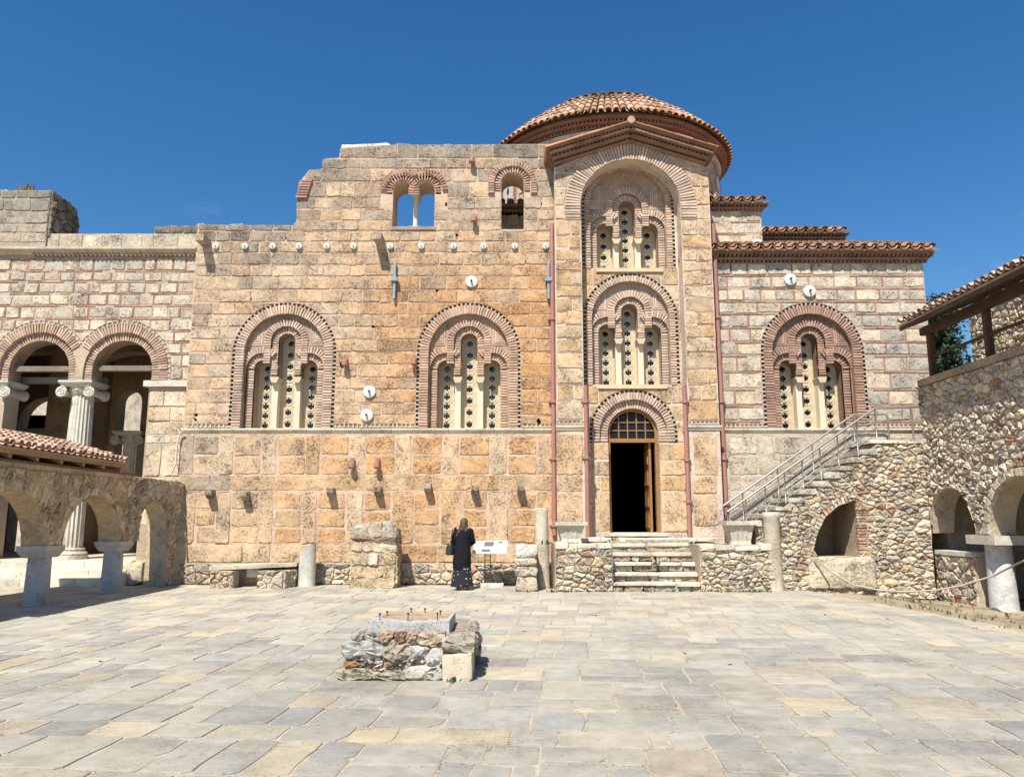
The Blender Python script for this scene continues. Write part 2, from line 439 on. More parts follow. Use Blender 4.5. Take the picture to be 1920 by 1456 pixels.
mat_plain('dark_room', (.012, .011, .010), .95, spec=0)  # near-black colour stands in for the darkness inside the church
mat_plain('cable', (.5, .52, .52), .5)
mat_plain('rope', (.42, .37, .30), .9, var=.3, scale=60, bump=.5)
mat_plain('leaf', (.055, .085, .025), .7, var=.5, scale=1.2)
mat_plain('conifer', (.030, .060, .022), .75, var=.5, scale=.9)
mat_plain('dry_leaf', (.22, .185, .09), .8, var=.5, scale=2)
mat_plain('poppy', (.55, .03, .02), .6)
mat_plain('bark', (.08, .06, .045), .9, var=.4, scale=6, bump=.6)
mat_plain('skin', (.55, .34, .24), .55, var=.06)
mat_plain('coat', (.008, .008, .011), .85, spec=.2, var=.3, scale=9)
mat_plain('hair', (.075, .046, .024), .6, var=.5, scale=40, bump=.4)
mat_plain('bag_leather', (.018, .035, .032), .3, spec=.6)
mat_plain('sandal', (.22, .12, .05), .6)
mat_plain('board_white', (.50, .515, .52), .35, var=.02)
mat_plain('board_print', (.12, .12, .10), .5, var=.8, scale=30)
mat_plain('board_text', (.40, .40, .40), .5)
def mat_skirt():
    m, n, l, b = nodes('skirt')
    g = N(n, 'ShaderNodeTexCoord'); v = N(n, 'ShaderNodeTexVoronoi', Scale=15.); l.new(g.outputs['Object'], v.inputs['Vector'])
    nn = N(n, 'ShaderNodeTexNoise', Scale=55.); l.new(g.outputs['Object'], nn.inputs['Vector'])
    ad = N(n, 'ShaderNodeMath', operation='MULTIPLY_ADD'); l.new(nn.outputs['Fac'], ad.inputs[0]); ad.inputs[1].default_value = .35; l.new(v.outputs['Distance'], ad.inputs[2])
    r = N(n, 'ShaderNodeValToRGB'); r.color_ramp.elements[0].position = .34; r.color_ramp.elements[1].position = .39
    r.color_ramp.elements[0].color = (.55, .50, .52, 1); r.color_ramp.elements[1].color = (.011, .009, .014, 1)
    l.new(ad.outputs[0], r.inputs[0]); l.new(r.outputs[0], b.inputs['Base Color']); b.inputs['Roughness'].default_value = .85
mat_skirt()
# ================================================================ ground
CREAM = (.52, .43, .30)
gm = MB(); S = 900
gm.quad((-S, -S, -.24), (S, -S, -.24), (S, S, -.24), (-S, S, -.24), (.30, .25, .18))
ground = gm.build('ground', 'earth'); tag(ground, 'bare brown earth around the church', 'ground', kind='structure')

PROT = radians(-4.5)                                   # the paving is laid slightly askew to the church
PAV_EDGE = [(6.75, 18.9), (7.05, 16.5), (7.35, 14.2), (7.6, 11.4), (8.2, 7.0), (9.2, 1.0)]
pm = MB(); pe = [(-16, -3), (9.6, -3)] + list(reversed(PAV_EDGE)) + [(6.75, 20.4), (-16, 20.4)]
pm.prism(pe, lambda u, v, w: (u, v, w), -.3, 0, (.40, .345, .26))
pav = pm.build('pavement', 'mortar'); tag(pav, 'worn stone paving of the church courtyard', 'pavement', kind='structure')
slabs = []
def cutrect(x0, x1, y0, y1, d=0):
    w, h = x1-x0, y1-y0
    lim = rng.uniform(.32, .92)
    if max(w, h) < lim or (w*h < rng.uniform(.10, .40) and max(w, h)/min(w, h) < 2.8 and max(w, h) < 1.25):
        slabs.append((x0, x1, y0, y1)); return
    if w*rng.uniform(.75, 1.25) > h:
        s = x0+w*rng.uniform(.33, .67); cutrect(x0, s, y0, y1, d+1); cutrect(s, x1, y0, y1, d+1)
    else:
        s = y0+h*rng.uniform(.33, .67); cutrect(x0, x1, y0, s, d+1); cutrect(x0, x1, s, y1, d+1)
# broad strips first, as the paviours laid them
y = 3.6
while y < 20.6:
    h = rng.choice((.42, .6, .8, 1.0, 1.3)); x = -17.0
    while x < 14:
        w = rng.uniform(1.6, 4.0); cutrect(x, x+w, y, y+h); x += w
    y += h
cr, sr = cos(PROT), sin(PROT)
def proto(p): return (p[0]*cr-p[1]*sr, p[0]*sr+p[1]*cr)
GREY = [(.375, .355, .305), (.395, .375, .32), (.355, .34, .30), (.41, .385, .32), (.37, .35, .295), (.29, .285, .265), (.415, .385, .32), (.385, .36, .30), (.315, .305, .28)]
WARM = [(.49, .42, .30), (.51, .43, .29), (.47, .405, .30), (.44, .38, .29)]
cand = []
for (x0, x1, y0, y1) in slabs:
    c = proto(((x0+x1)/2, (y0+y1)/2))
    if c[1] < 4.2 or not inside(c, pe) or c[1] > 20.2: continue
    if abs(c[0])-.9 > c[1]*.69: continue               # outside the view
    if -11.5 > c[0]: continue
    cand.append((c[1], c, (x0, x1, y0, y1)))
cand.sort(); rest = MB()
for k, (d, c, (x0, x1, y0, y1)) in enumerate(cand):
    near_ = d < 11
    g = rng.uniform(.012, .038) if near_ else rng.uniform(.006, .020)
    poly = rect_outline(x0+g/2, x1-g/2, y0+g/2, y1-g/2, .010 if near_ else .006, .035 if near_ else .02, .16 if near_ else .4)
    poly = [proto(p) for p in poly]
    poly = [(p if inside(p, pe) else nearest(p, pe)) for p in poly]
    warm = rng.random() < (.14 + .08*sstep(9, 17, d))
    t = jit_tint(rng.choice(WARM if warm else GREY), .10)
    t = tuple(c_*lerp(.76, .96, sstep(6.5, 13, d)) for c_ in t); t = mixc(t, (.40, .36, .28), .22+.35*sstep(8, 17, d)*rng.random())
    b = MB() if k < 300 else rest
    tilt = (rng.uniform(-.006, .006), rng.uniform(-.006, .006))
    stone(b, poly, lambda u, v, w: (u, v, w+(u-c[0])*tilt[0]+(v-c[1])*tilt[1]), .008*rng.uniform(.4, 1.3), .010, t, .0012, .010)
    if k < 300: b.build('paving_slab', 'paving', pav, smooth=True, angle=16)
rest.build('paving_slab', 'paving', pav, smooth=True, angle=16, kind='stuff')
# earth bank between paving and gallery
em = MB(); nE = 30
for i in range(nE+1):
    y = lerp(19.2, 5, i/nE)
    xe = None
    for (ax, ay), (bx, by) in zip(PAV_EDGE, PAV_EDGE[1:]):
        if by <= y <= ay: xe = lerp(ax, bx, (y-ay)/(by-ay))
    if xe is None: xe = PAV_EDGE[0][0]
    for j in range(7):
        t = j/6; em.v.append((lerp(xe-.05, 10.4, t), y, lerp(-.012, -.21, sstep(.05, .75, t))+(rng.uniform(-.03, .04) if 0 < j else 0))); em.c.append((.34, .285, .20))
for i in range(nE):
    for j in range(6): em.f.append((i*7+j, (i+1)*7+j, (i+1)*7+j+1, i*7+j+1))
em = em.build('earth_bank', 'earth', smooth=True); tag(em, 'strip of bare earth between the paving and the gallery arches', 'ground', kind='structure')

# ================================================================ roof tiles
def cover_mesh(name, L, r, mat='tile', tint=(.42, .235, .145), n=6, taper=.82, th=.02):
    m = MB()
    def arc(rr, y, dz): return [(rr*cos(pi*k/n), y, rr*sin(pi*k/n)*.9+dz) for k in range(n+1)]
    a, b, c = arc(r, 0, .028), arc(r*taper, L, 0), arc(r-th, 0, .028)
    d = arc((r-th)*taper, L, 0)
    V = a+b+c+d; k = n+1; F = []
    for i in range(n):
        F.append((i, i+1, k+i+1, k+i)); F.append((2*k+i, 3*k+i, 3*k+i+1, 2*k+i+1)); F.append((i, 2*k+i, 2*k+i+1, i+1))
    m.add(V, F, tint)
    me = m.mesh(name, smooth=True, angle=45); me.materials.append(MAT[mat]); return me
def place(name, me, parent, M):
    o = bpy.data.objects.new(name, me); COL.objects.link(o); o.parent = parent
    M = M.copy(); M.translation = M.translation - ORI[parent]; o.matrix_basis = M; ORI[o] = ORI[parent]; return o
def basis(o, x, y, z):
    return Matrix(((x[0], y[0], z[0], o[0]), (x[1], y[1], z[1], o[1]), (x[2], y[2], z[2], o[2]), (0, 0, 0, 1)))
def tile_roof(parent, A, across, ups, W_, L, pitch, rowL, tint=(.42, .235, .145), objs=True, base=True, thick=.05):
    A = Vector(A); ax = Vector(across).normalized(); up = Vector(ups).normalized(); nm = ax.cross(up).normalized()
    if nm.z < 0: nm = -nm
    cols = int(round(W_/pitch)); rows = int(math.ceil(L/rowL)); me = [cover_mesh('roof_tile', rowL*1.12, pitch*.36, tint=jit_tint(mixc(tint, (.42, .34, .26), rng.random()*.5), .22)) for _ in range(6)]
    pans = MB(); r = pitch*.34
    for c in range(cols):
        for k in range(rows):
            o = A+ax*(pitch*(c+.5)+rng.uniform(-.012, .012))+up*(k*rowL+(rng.uniform(-.03, .02) if k == 0 else rng.uniform(-.012, .012)))+nm*(.01+.012*rng.random())
            x = (ax+up*rng.uniform(-.06, .06)).normalized(); yv = nm.cross(x).normalized()
            if yv.dot(up) < 0: x = -x; yv = nm.cross(x)
            place('roof_tile', rng.choice(me), parent, basis(o, x, yv, nm))
        # pan between the covers
        po = A+ax*(pitch*c); pts = []
        for k in range(6):
            t = pi+pi*k/5; pts.append((r*1.25*cos(t), r*.9*sin(t)+r*.5))
        for k in range(rows):
            y0, y1 = k*rowL-(.03 if k == 0 else 0), (k+1)*rowL; V = []
            for (yy, dz) in ((y0, .02), (y1, 0)):
                for (a, h) in pts: V.append(tuple(po+ax*a+up*yy+nm*(h+dz)))
            V2 = [tuple(Vector(v)-nm*.018) for v in V[:6]]
            pans.add(V+V2, [(i, i+1, 7+i, 6+i) for i in range(5)]+[(12+i, 13+i, i+1, i) for i in range(5)], jit_tint(tint, .25))
    pans.build('pan_tile', 'tile', parent, smooth=True, angle=45, kind='stuff')
    if base:
        b = MB(); p = [A, A+ax*W_, A+ax*W_+up*L, A+up*L]
        b.add([tuple(q-nm*.03) for q in p]+[tuple(q-nm*(.03+thick)) for q in p], [(0,1,2,3),(7,6,5,4),(0,4,5,1),(1,5,6,2),(2,6,7,3),(3,7,4,0)], (.34, .26, .19))
        b.build('roof_bed', 'mortar', parent)

BRICK = (.335, .165, .115); PINK = (.47, .335, .26); RED = (.33, .185, .13)
def brick_arch(parent, fr, cx, zs, r0, r1, z0, w, tint=BRICK, mort=(.47, .38, .30), pitch=.072, fill=.62, depth=.12, proud=.026, a0=0, a1=pi, z0r=None, name='brick_arch'):
    m = MB(); zq = z0 if z0r is None else z0r; A = arch_pts(cx, zq, zs, r0, 28); B = arch_pts(cx, zq, zs, r1, 28)
    if a0 == 0 and a1 == pi:
        m.strip(A, w, B, w, fr, mort); m.strip(A, w-depth, A, w, fr, mort); m.strip(B, w, B, w-depth, fr, mort)
    def brick(p, d, q):                                   # p centre line start, d radial dir, q tangential
        h = pitch*fill*.5*rng.uniform(.85, 1.12); e0 = rng.uniform(0, .012); e1 = rng.uniform(0, .012); pr = proud*rng.uniform(.6, 1.3)
        c = [(p[0]+d[0]*(r0+e0)+q[0]*s*h, p[1]+d[1]*(r0+e0)+q[1]*s*h) for s in (-1, 1)]
        e = [(p[0]+d[0]*(r1-e1)+q[0]*s*h, p[1]+d[1]*(r1-e1)+q[1]*s*h) for s in (1, -1)]
        pts = c+e
        if area(pts) < 0: pts.reverse()
        V = [fr(*t, w+pr) for t in pts]+[fr(*t, w-.005) for t in pts]
        m.add(V, [(0,1,2,3)]+[(i, i+4, (i+1) % 4+4, (i+1) % 4) for i in range(4)], jit_tint(tint, .22))
    k = max(3, int((a1-a0)*(r0*.6+r1*.4)/pitch))
    for i in range(k):
        t = a0+(a1-a0)*(i+.5)/k; brick((cx, zs), (cos(t), sin(t)), (-sin(t), cos(t)))
    z = zs-pitch*.5
    zb = z0 if z0r is None else z0r
    while z > zb+pitch*.3:
        for s in (-1, 1): brick((cx, z), (s, 0), (0, 1))
        z -= pitch
    return m.build(name, 'brick', parent, kind='stuff')
def dentil_band(parent, fr, path, wd, depth=.07, pitch=.125, tint=(.50, .43, .35), back=(.26, .15, .11), name='dentil_band', side=1, ww=0):
    """a sunk band with small teeth along a path; side tells which side of the path the band lies on"""
    m = MB(); n = len(path); off = []
    for i in range(n):
        a = path[max(0, i-1)]; b = path[min(n-1, i+1)]; dx, dy = b[0]-a[0], b[1]-a[1]; L = sqrt(dx*dx+dy*dy) or 1
        off.append((path[i][0]-dy/L*wd*side, path[i][1]+dx/L*wd*side))
    m.strip(path, ww-depth, off, ww-depth, fr, back); m.strip(path, ww, path, ww-depth, fr, back); m.strip(off, ww, off, ww-depth, fr, back)
    acc = pitch*.5; 
    for i in range(n-1):
        a, b, c, d = path[i], path[i+1], off[i], off[i+1]; L = sqrt((b[0]-a[0])**2+(b[1]-a[1])**2)
        while acc < L:
            t = acc/L; p = (lerp(a[0], b[0], t), lerp(a[1], b[1], t)); q = (lerp(c[0], d[0], t), lerp(c[1], d[1], t))
            ux, uy = (b[0]-a[0])/L*.021, (b[1]-a[1])/L*.021
            pts = [(p[0]-ux, p[1]-uy), (p[0]+ux, p[1]+uy), (q[0]+ux*.8, q[1]+uy*.8), (q[0]-ux*.8, q[1]-uy*.8)]
            if area(pts) < 0: pts.reverse()
            V = [fr(*s, ww+.004) for s in pts]+[fr(*s, ww-depth) for s in pts]
            m.add(V, [(0,1,2,3)]+[(k, k+4, (k+1) % 4+4, (k+1) % 4) for k in range(4)], jit_tint(tint, .15))
            acc += pitch
        acc -= L
    return m.build(name, 'brick', parent, kind='stuff')
def plate(mb, outer, holes, fr, w0, w1, tint, back=True):
    """a wall sheet with openings: faces at w1 (outer) and w0, reveals all round"""
    loops = [outer]+holes; flat = [p for l in loops for p in l]; n = len(flat)
    tri = tessellate_polygon([[Vector((p[0], p[1], 0)) for p in l] for l in loops]); fs = []
    for t in tri:
        a, c, d = flat[t[0]], flat[t[1]], flat[t[2]]
        if (c[0]-a[0])*(d[1]-a[1])-(c[1]-a[1])*(d[0]-a[0]) < 0: t = (t[0], t[2], t[1])
        fs.append(tuple(t))
        if back: fs.append((t[0]+n, t[2]+n, t[1]+n))
    k = 0
    for li, l in enumerate(loops):
        ccw = area(l) > 0; m = len(l)
        for i in range(m):
            a, b = k+i, k+(i+1) % m
            if ccw != (li > 0): fs.append((a, a+n, b+n, b))
            else: fs.append((a, b, b+n, a+n))
        k += m
    mb.add([fr(p[0], p[1], w1) for p in flat]+[fr(p[0], p[1], w0) for p in flat], fs, tint)

def trefoil_window(church, fr, cx, z0, R, R1, zsp, zc, zside, imp, tint, mort, dent=True, sill=None, panel_tint=(.56, .46, .31), wback=0, pitch=.072, rows=(8, 7), spandrel=True):
    """arched recess with three lights: rings of brick, pierced marble panels, colonnettes"""
    F = lambda u, v, w: fr(cx+u, z0+v, w+wback)
    Rd = R+.07; rc, rs, xs = .40, .41, .61
    win = MB()
    # level A: sheet between the outer ring and the three-arched outline
    ph = math.acos((xs-rc)/rs)
    L = [(-(xs+rs), 0), (-(xs+rs), zside)]+[(-xs-rs*cos(t), zside+rs*sin(t)) for t in [pi*.06*i for i in range(1, 40)] if pi-t > ph and t < pi-ph]
    L.append((-rc, zside+rs*sin(ph)))
    arc = [(-rc*cos(pi*i/18), zc+rc*sin(pi*i/18)) for i in range(19)]
    un = L+arc+[(-x, z) for x, z in reversed(L)]
    outer = arch_pts(0, 0, zsp, R1+.02, 28)
    win.prism(outer+list(reversed(un)), F, -.2, -.13, mort, back=False)
    win.strip(un, -.13, un, -.24, F, mort)
    # level B: sheet with the three lights themselves
    hc, hs = .22, .23
    B = [(-(xs+hs), 0), (-(xs+hs), zside)]+[(-xs-hs*cos(pi*i/14), zside+hs*sin(pi*i/14)) for i in range(1, 14)]+[(-(xs-hs), zside), (-(xs-hs), imp), (-hc, imp)]
    B2 = B+[(-hc*cos(pi*i/16), zc+hc*sin(pi*i/16)) for i in range(17)]+[(-x, z) for x, z in reversed(B)]
    big = [(x*1.005, z+.005) for x, z in un]
    win.prism(big+list(reversed(B2)), F, -.3, -.22, mort, back=False)
    win.strip(B2, -.22, B2, -.70, F, mort)
    wo_ = win.build('window', 'mortar', church)
    # brick rings
    brick_arch(wo_, F, 0, zsp, R1, R, 0, 0, tint, mort, pitch, depth=.14)
    brick_arch(wo_, F, 0, zc, rc, rc+.19, 0, -.118, tint, mort, pitch*.95, depth=.02, z0r=zside+.12)
    brick_arch(wo_, F, 0, zc, hc, rc, 0, -.205, tint, mort, pitch*.9, depth=.02, z0r=imp+.02)
    for s in (-1, 1):
        G = (lambda s: lambda u, v, w: F(s*xs+u, v, w))(s)
        brick_arch(wo_, G, 0, zside, rs, rs+.18, zside, -.128, tint, mort, pitch*.95, depth=.02, a0=(.28*pi if s < 0 else 0), a1=(pi if s < 0 else .72*pi))
        brick_arch(wo_, G, 0, zside, hs, rs, zside, -.213, tint, mort, pitch*.9, depth=.02)
        j = MB(); z = pitch*.5                          # bricks of the outer jamb
        while z < zside:
            x0, x1 = sorted((s*(xs+hs+.004), s*(xs+rs+.03)))
            j.fbox(F, x0, x1, z-pitch*.3, z+pitch*.3, -.23, -.205+rng.uniform(-.004, .006), jit_tint(tint, .2)); z += pitch
        j.build('brick_jamb', 'brick', wo_, kind='stuff')
        if spandrel:                                    # little bricks set as nested angles beside the middle arch
            q = MB(); zt = zside+rs+.26
            for k in range(6):
                a = s*(rc+.24+.055*k)
                z1 = min(zt+.62, zsp+sqrt(max(0, (R1-.02)**2-a*a)))
                zb = zt-.02+.055*k
                if z1-zb > .05: q.fbox(F, min(a, a+s*.03), max(a, a+s*.03), zb, z1, -.14, -.118, jit_tint(tint, .2))
                e = sqrt(max(0, (R1-.02)**2-(zb-zsp)**2)) if zb > zsp else R1-.02
                if e-abs(a) > .06: q.fbox(F, min(a, s*e), max(a, s*e), zb-.03, zb, -.14, -.117, jit_tint(tint, .2))
            q.build('spandrel_brick', 'brick', wo_, kind='stuff')
    if dent: dentil_band(wo_, F, arch_pts(0, 0, zsp, R, 40), .07, pitch=.115)
    # pierced panels
    for k, (px, hw, ztop, nh) in enumerate(((-xs, hs, zside+hs, rows[1]), (0, hc, zc+hc, rows[0]), (xs, hs, zside+hs, rows[1]))):
        W0 = hw+(.02 if ztop else 0); pm_ = MB(); holes = []; rr = min(.092, .37*(ztop-.1)/nh); st = (ztop-.06)/nh; ring = MB(); gl = []
        for i in range(nh):
            zc_ = .02+st*(i+.5); nn = 16
            holes.append([(px+rr*(1.0 if j % 2 else .84)*cos(2*pi*j/nn), zc_+rr*(1.0 if j % 2 else .84)*sin(2*pi*j/nn)) for j in range(nn)])
            o1 = [(px+rr*1.32*cos(2*pi*j/16), zc_+rr*1.32*sin(2*pi*j/16)) for j in range(16)]
            o2 = [(px+rr*1.05*cos(2*pi*j/16), zc_+rr*1.05*sin(2*pi*j/16)) for j in range(16)]
            ring.strip(o1, -.61, [(lerp(a, c, .3), lerp(b, d, .3)) for (a, b), (c, d) in zip(o1, o2)], -.587, F, (.66, .58, .43), True)
            ring.strip([(lerp(a, c, .3), lerp(b, d, .3)) for (a, b), (c, d) in zip(o1, o2)], -.587, o2, -.60, F, (.66, .58, .43), True)
        ex = .05
        plate(pm_, [(px-hw-ex, -.01), (px+hw+ex, -.01), (px+hw+ex, ztop+.02), (px-hw-ex, ztop+.02)], holes, F, -.66, -.605, panel_tint, back=False)
        po = pm_.build('marble_panel', 'marble', wo_)
        ring.build('panel_ring', 'marble', wo_, smooth=True, kind='stuff')
        g = MB(); g.fbox(F, px-hw-ex+.01, px+hw+ex-.01, 0, ztop, -.71, -.685); g.build('pane', 'glass', wo_)
        lat = MB()                                       # raised lozenge lattice between the holes
        for i in range(nh+1):
            zc_ = .02+st*i
            for s in (-1, 1):
                for a0, a1 in ((0, 1), (1, 0)):
                    p, q_ = (px+s*hw*.12, zc_+st*.34*(1-2*a0)), (px+s*hw*.95, zc_+st*.34*(1-2*a1))
                    if min(p[1], q_[1]) < .02 or max(p[1], q_[1]) > ztop: continue
                    dx, dy = q_[0]-p[0], q_[1]-p[1]; Ln = sqrt(dx*dx+dy*dy); nx, ny = -dy/Ln*.008, dx/Ln*.008
                    pts = [(p[0]-nx, p[1]-ny), (q_[0]-nx, q_[1]-ny), (q_[0]+nx, q_[1]+ny), (p[0]+nx, p[1]+ny)]
                    if area(pts) < 0: pts.reverse()
                    lat.add([F(*t, -.596) for t in pts]+[F(*t, -.606) for t in pts], [(0,1,2,3)]+[(i_, i_+4, (i_+1) % 4+4, (i_+1) % 4) for i_ in range(4)], (.64, .55, .38))
        lat.build('panel_lattice', 'marble', wo_, kind='stuff')
    for s in (-1, 1):
        c = MB(); x = s*.30
        c.fbox(F, x-.075, x+.075, 0, imp-.15, -.65, -.34, (.64, .56, .41)); c.build('mullion', 'marble', wo_)
        c = MB(); pts = [(x-.07, imp-.15), (x+.07, imp-.15), (x+.115, imp-.03), (x+.115, imp+.002), (x-.115, imp+.002), (x-.115, imp-.03)]
        c.prism(pts, F, -.65, -.20, (.52, .44, .31)); c.build('impost', 'marble', wo_)
    if sill:
        c = MB(); c.fbox(F, -xs-hs-.06, xs+hs+.06, -.11, -.005, -.65, sill, (.56, .46, .30)); c.build('window_sill', 'marble', wo_)
    return wo_

# ================================================================ church
church = thing('church', 'Byzantine church of beige and orange stone with tiled dome, arched windows and open door', 'church', (3.15, 20, 0))
Y0 = 20.0; fw = front(Y0); MORT = (.54, .405, .28)
XL = PXm(360, 600, Y0)                                   # left corner of the main wall
ZS = PZ(803, Y0)                                         # string course
ztop = lambda v: PZ(v, Y0)
def arch_hole(cx, z0, zsp, R): return arch_pts(cx, z0, zsp, R, 30)
# where the windows sit
w1x = PXm(527, 760, Y0)+.02; w2x = PXm(878, 760, Y0); w3x = PXm(1530, 760, Y0)
RW = 1.30; RWd = RW+.07; zspW = PZ(567, Y0)-ZS-RWd
holes_main = [arch_hole(w1x, ZS+.0, ZS+zspW, RWd), arch_hole(w2x, ZS+.0, ZS+zspW, RWd)]
bif = [PXm(755.5, 380, Y0), PXm(796, 380, Y0)]; bz0 = PZ(425, Y0); br = .275; bzs = PZ(340, Y0)-br
mid = (bif[0]+bif[1])/2; phb = math.acos((mid-bif[0])/br) if (mid-bif[0]) < br else 0
bh = [(bif[0]-br, bz0), (bif[0]-br, bzs)]+[(bif[0]-br*cos(pi*i/14), bzs+br*sin(pi*i/14)) for i in range(1, 14) if bif[0]-br*cos(pi*i/14) < mid-.01]
bh = bh+[(mid, bzs+.06)]+[(2*mid-x, z) for x, z in reversed(bh)]
sx = PXm(961, 380, Y0); sr_ = .31; sz0 = PZ(430, Y0); szs = PZ(325, Y0)-sr_
sh = arch_pts(sx, sz0, szs, sr_, 20)
holes_main += [bh, sh]
putlogs = []
for (u, v, a, b) in ((838, 383, .055, .055), (1015, 382, .055, .055), (857, 441, .05, .05), (986, 491, .05, .05), (642, 684, .08, .09), (367, 782, .05, .11), (537, 446, .06, .04), (818, 546, .09, .05), (1010, 790, .06, .09), (470, 560, .04, .04), (700, 612, .05, .04)):
    x, z = P(u, v, Y0); putlogs.append([(x-a, z-b), (x+a*.9, z-b*.95), (x+a, z+b*.9), (x-a*.92, z+b)])
holes_main += putlogs
px_top = [(368, 421), (556, 423), (557, 372), (560, 343), (580, 319), (604, 317), (605, 299), (636, 296), (638, 278), (736, 272), (1034, 270)]
top = [(PXm(u, v, Y0), PZ(v, Y0)) for u, v in px_top]
XR = 1.16
outline = [(XL-.02, ZS-.1), (XR, ZS-.1)]+[(XR, top[-1][1])]+list(reversed(top[:-1]))
outline[-1] = (XL-.02, top[0][1])
hm = [[(p[0], p[1]) for p in h] for h in holes_main]
wall = MB()
# the main wall drops to the string course under the windows: their recess starts there
plate(wall, outline, hm, fw, -.85, 0, MORT)
for q in putlogs: wall.fbox(fw, q[0][0]-.02, q[1][0]+.02, q[0][1]-.02, q[2][1]+.02, -.34, -.28, (.30, .23, .17))
wallo = wall.build('main_wall', 'mortar', church)
BEI = (.50, .38, .26); ORA = (.515, .292, .138); GRY = (.215, .195, .165)
def tint_main(x, z):
    o = sstep(-5.8, -1.6, x)*(1-sstep(7.2, 9.6, z))*.80 + .12
    o = max(0, min(1, o+rng.uniform(-.22, .22)))
    t = mixc(BEI, ORA, o); t = jit_tint(t, .13)
    # lichen on blocks near the broken top
    tp = max([zz for (xx, zz) in top if xx <= x] [-1:] or [9]); d = tp-z
    g = (1-sstep(.15, .9, d))*.95
    g = max(g, .7*(1-sstep(.6, 3.2, d))*(rng.random() < .5))
    if rng.random() < .10: g = max(g, .45)
    return mixc(t, jit_tint(GRY, .2), min(.95, g*rng.uniform(.55, 1.1)))
lines = [297, 317, 341, 370, 392, 414, 433, 453, 474, 497, 518, 543, 567, 590, 613, 636, 660, 683, 707, 730, 755, 778, 797]
zl = [PZ(v, Y0) for v in lines]; courses = [(top[-1][1]-.0, zl[0])] if 0 else []
zz = [top[-1][1]]+zl
for a, b in zip(zz, zz[1:]): courses.append((b+.012, a-.012))
def xl_of(z):
    # left limit follows the broken outline
    pts = [(XL, ZS), (XL, top[0][1])]+top[1:]
    best = XL
    for (x, t) in zip([p[0] for p in top], [p[1] for p in top]):
        pass
    for (ax, az), (bx, bz) in zip(top, top[1:]):
        if az < z <= bz + 1e-6: best = max(best, lerp(ax, bx, (z-az)/((bz-az) or 1)))
    if z > max(t for _, t in top): best = top[-2][0]
    return best
# ring faces around the two upper windows are kept free of blocks
def grow(h, cx, k): return [(cx+(x-cx)*k, z) for x, z in h]
bring = [(bif[0]-.62, bzs-.28), (bif[0]-.62, bzs)]+[(bif[0]-.62*cos(pi*i/14), bzs+.62*sin(pi*i/14)) for i in range(1, 14) if bif[0]-.62*cos(pi*i/14) < mid]
bring = bring+[(2*mid-x, z) for x, z in reversed(bring)]
sring = arch_pts(sx, szs-.34, szs, .68, 20)
masonry(wallo, 'stone_block', fw, courses, xl_of, XR-.02, holes_main+[bring, sring], 'ashlar', tint_main, mw=.58, gap=.022, region=outline)
# thin brick courses in the bed joints
def brick_course(parent, fr, z, x0, x1, holes, tint, h=.03, frac=.5, proud=.012):
    m = MB(); x = x0
    while x < x1:
        L = rng.uniform(.22, .38); p = (x+L/2, z)
        if rng.random() < frac and not any(inside((x, z), q) or inside((x+L, z), q) or inside(p, q) for q in holes):
            m.fbox(fr, x, min(x1, x+L-.015), z-h/2, z+h/2, -.01, proud*rng.uniform(.6, 1.2), jit_tint(tint, .25))
        x += L
    if m.v: m.build('brick_course', 'brick', parent, kind='stuff')
for z in zl[2:-1]: brick_course(wallo, fw, z, xl_of(z-.02)+.05, XR-.05, holes_main+[bring, sring], mixc(BRICK, PINK, .55), .026, .45)
# coping light stones on the broken top
cp = MB(); stone(cp, rect_outline(top[8][0]+.02, top[9][0]-.05, -.42, .0, .01, .05), lambda u, v, w: (u, Y0+.02-v, top[9][1]-.09+w), .16, .05, (.62, .54, .42), .02)
cp.build('coping_stone', 'ashlar', wallo, smooth=True)
def ragged_top(parent, pts, Ya, Yb, tint, r):
    """loose, lichen-grey cap stones that break the line of a ruined wall head"""
    for (ax, az), (bx, bz) in zip(pts, pts[1:]):
        if abs(bx-ax) < .3: continue
        x = ax
        while x < bx-.1:
            L = min(r.uniform(.18, .62), bx-x); t = (x+L/2-ax)/(bx-ax); z = lerp(az, bz, t)
            if r.random() < .82:
                m = MB(); h = r.uniform(.02, .085); stone(m, rect_outline(x+.01, x+L-.005, Ya+r.uniform(-.02, .10), Yb-r.uniform(0, .2), .03, .08, .12), (lambda zz, sl, xx: lambda u, v, w: (u, v, zz+w+(u-xx)*sl))(z-.02, r.uniform(-.06, .06), x+L/2), h, .04, jit_tint(tint, .25, r), .012, r=r, facet=.014); m.build('cap_stone', 'rubble', parent, smooth=True, angle=26)
            x += L*r.uniform(1, 1.1)
ragged_top(wallo, [top[0], top[1]], Y0, Y0+.82, (.25, .225, .185), random.Random(91)); ragged_top(wallo, top[4:8], Y0, Y0+.82, (.27, .24, .195), random.Random(92)); ragged_top(wallo, top[9:], Y0, Y0+.82, (.24, .215, .18), random.Random(93))
# springer bricks at the broken arch on the left step
sb = MB()
for k in range(7):
    x0, z0_ = PXm(558, 372, Y0), PZ(372, Y0); a = k*.13
    sb.fbox(frame((x0-.03+.02*k, Y0-.05, z0_+k*.078), (cos(-a*.7), 0, 0)), 0, .30, 0, .05, -.5, .03, jit_tint(mixc(BRICK, PINK, .3), .2))
sb.build('springer_brick', 'brick', wallo, kind='stuff')
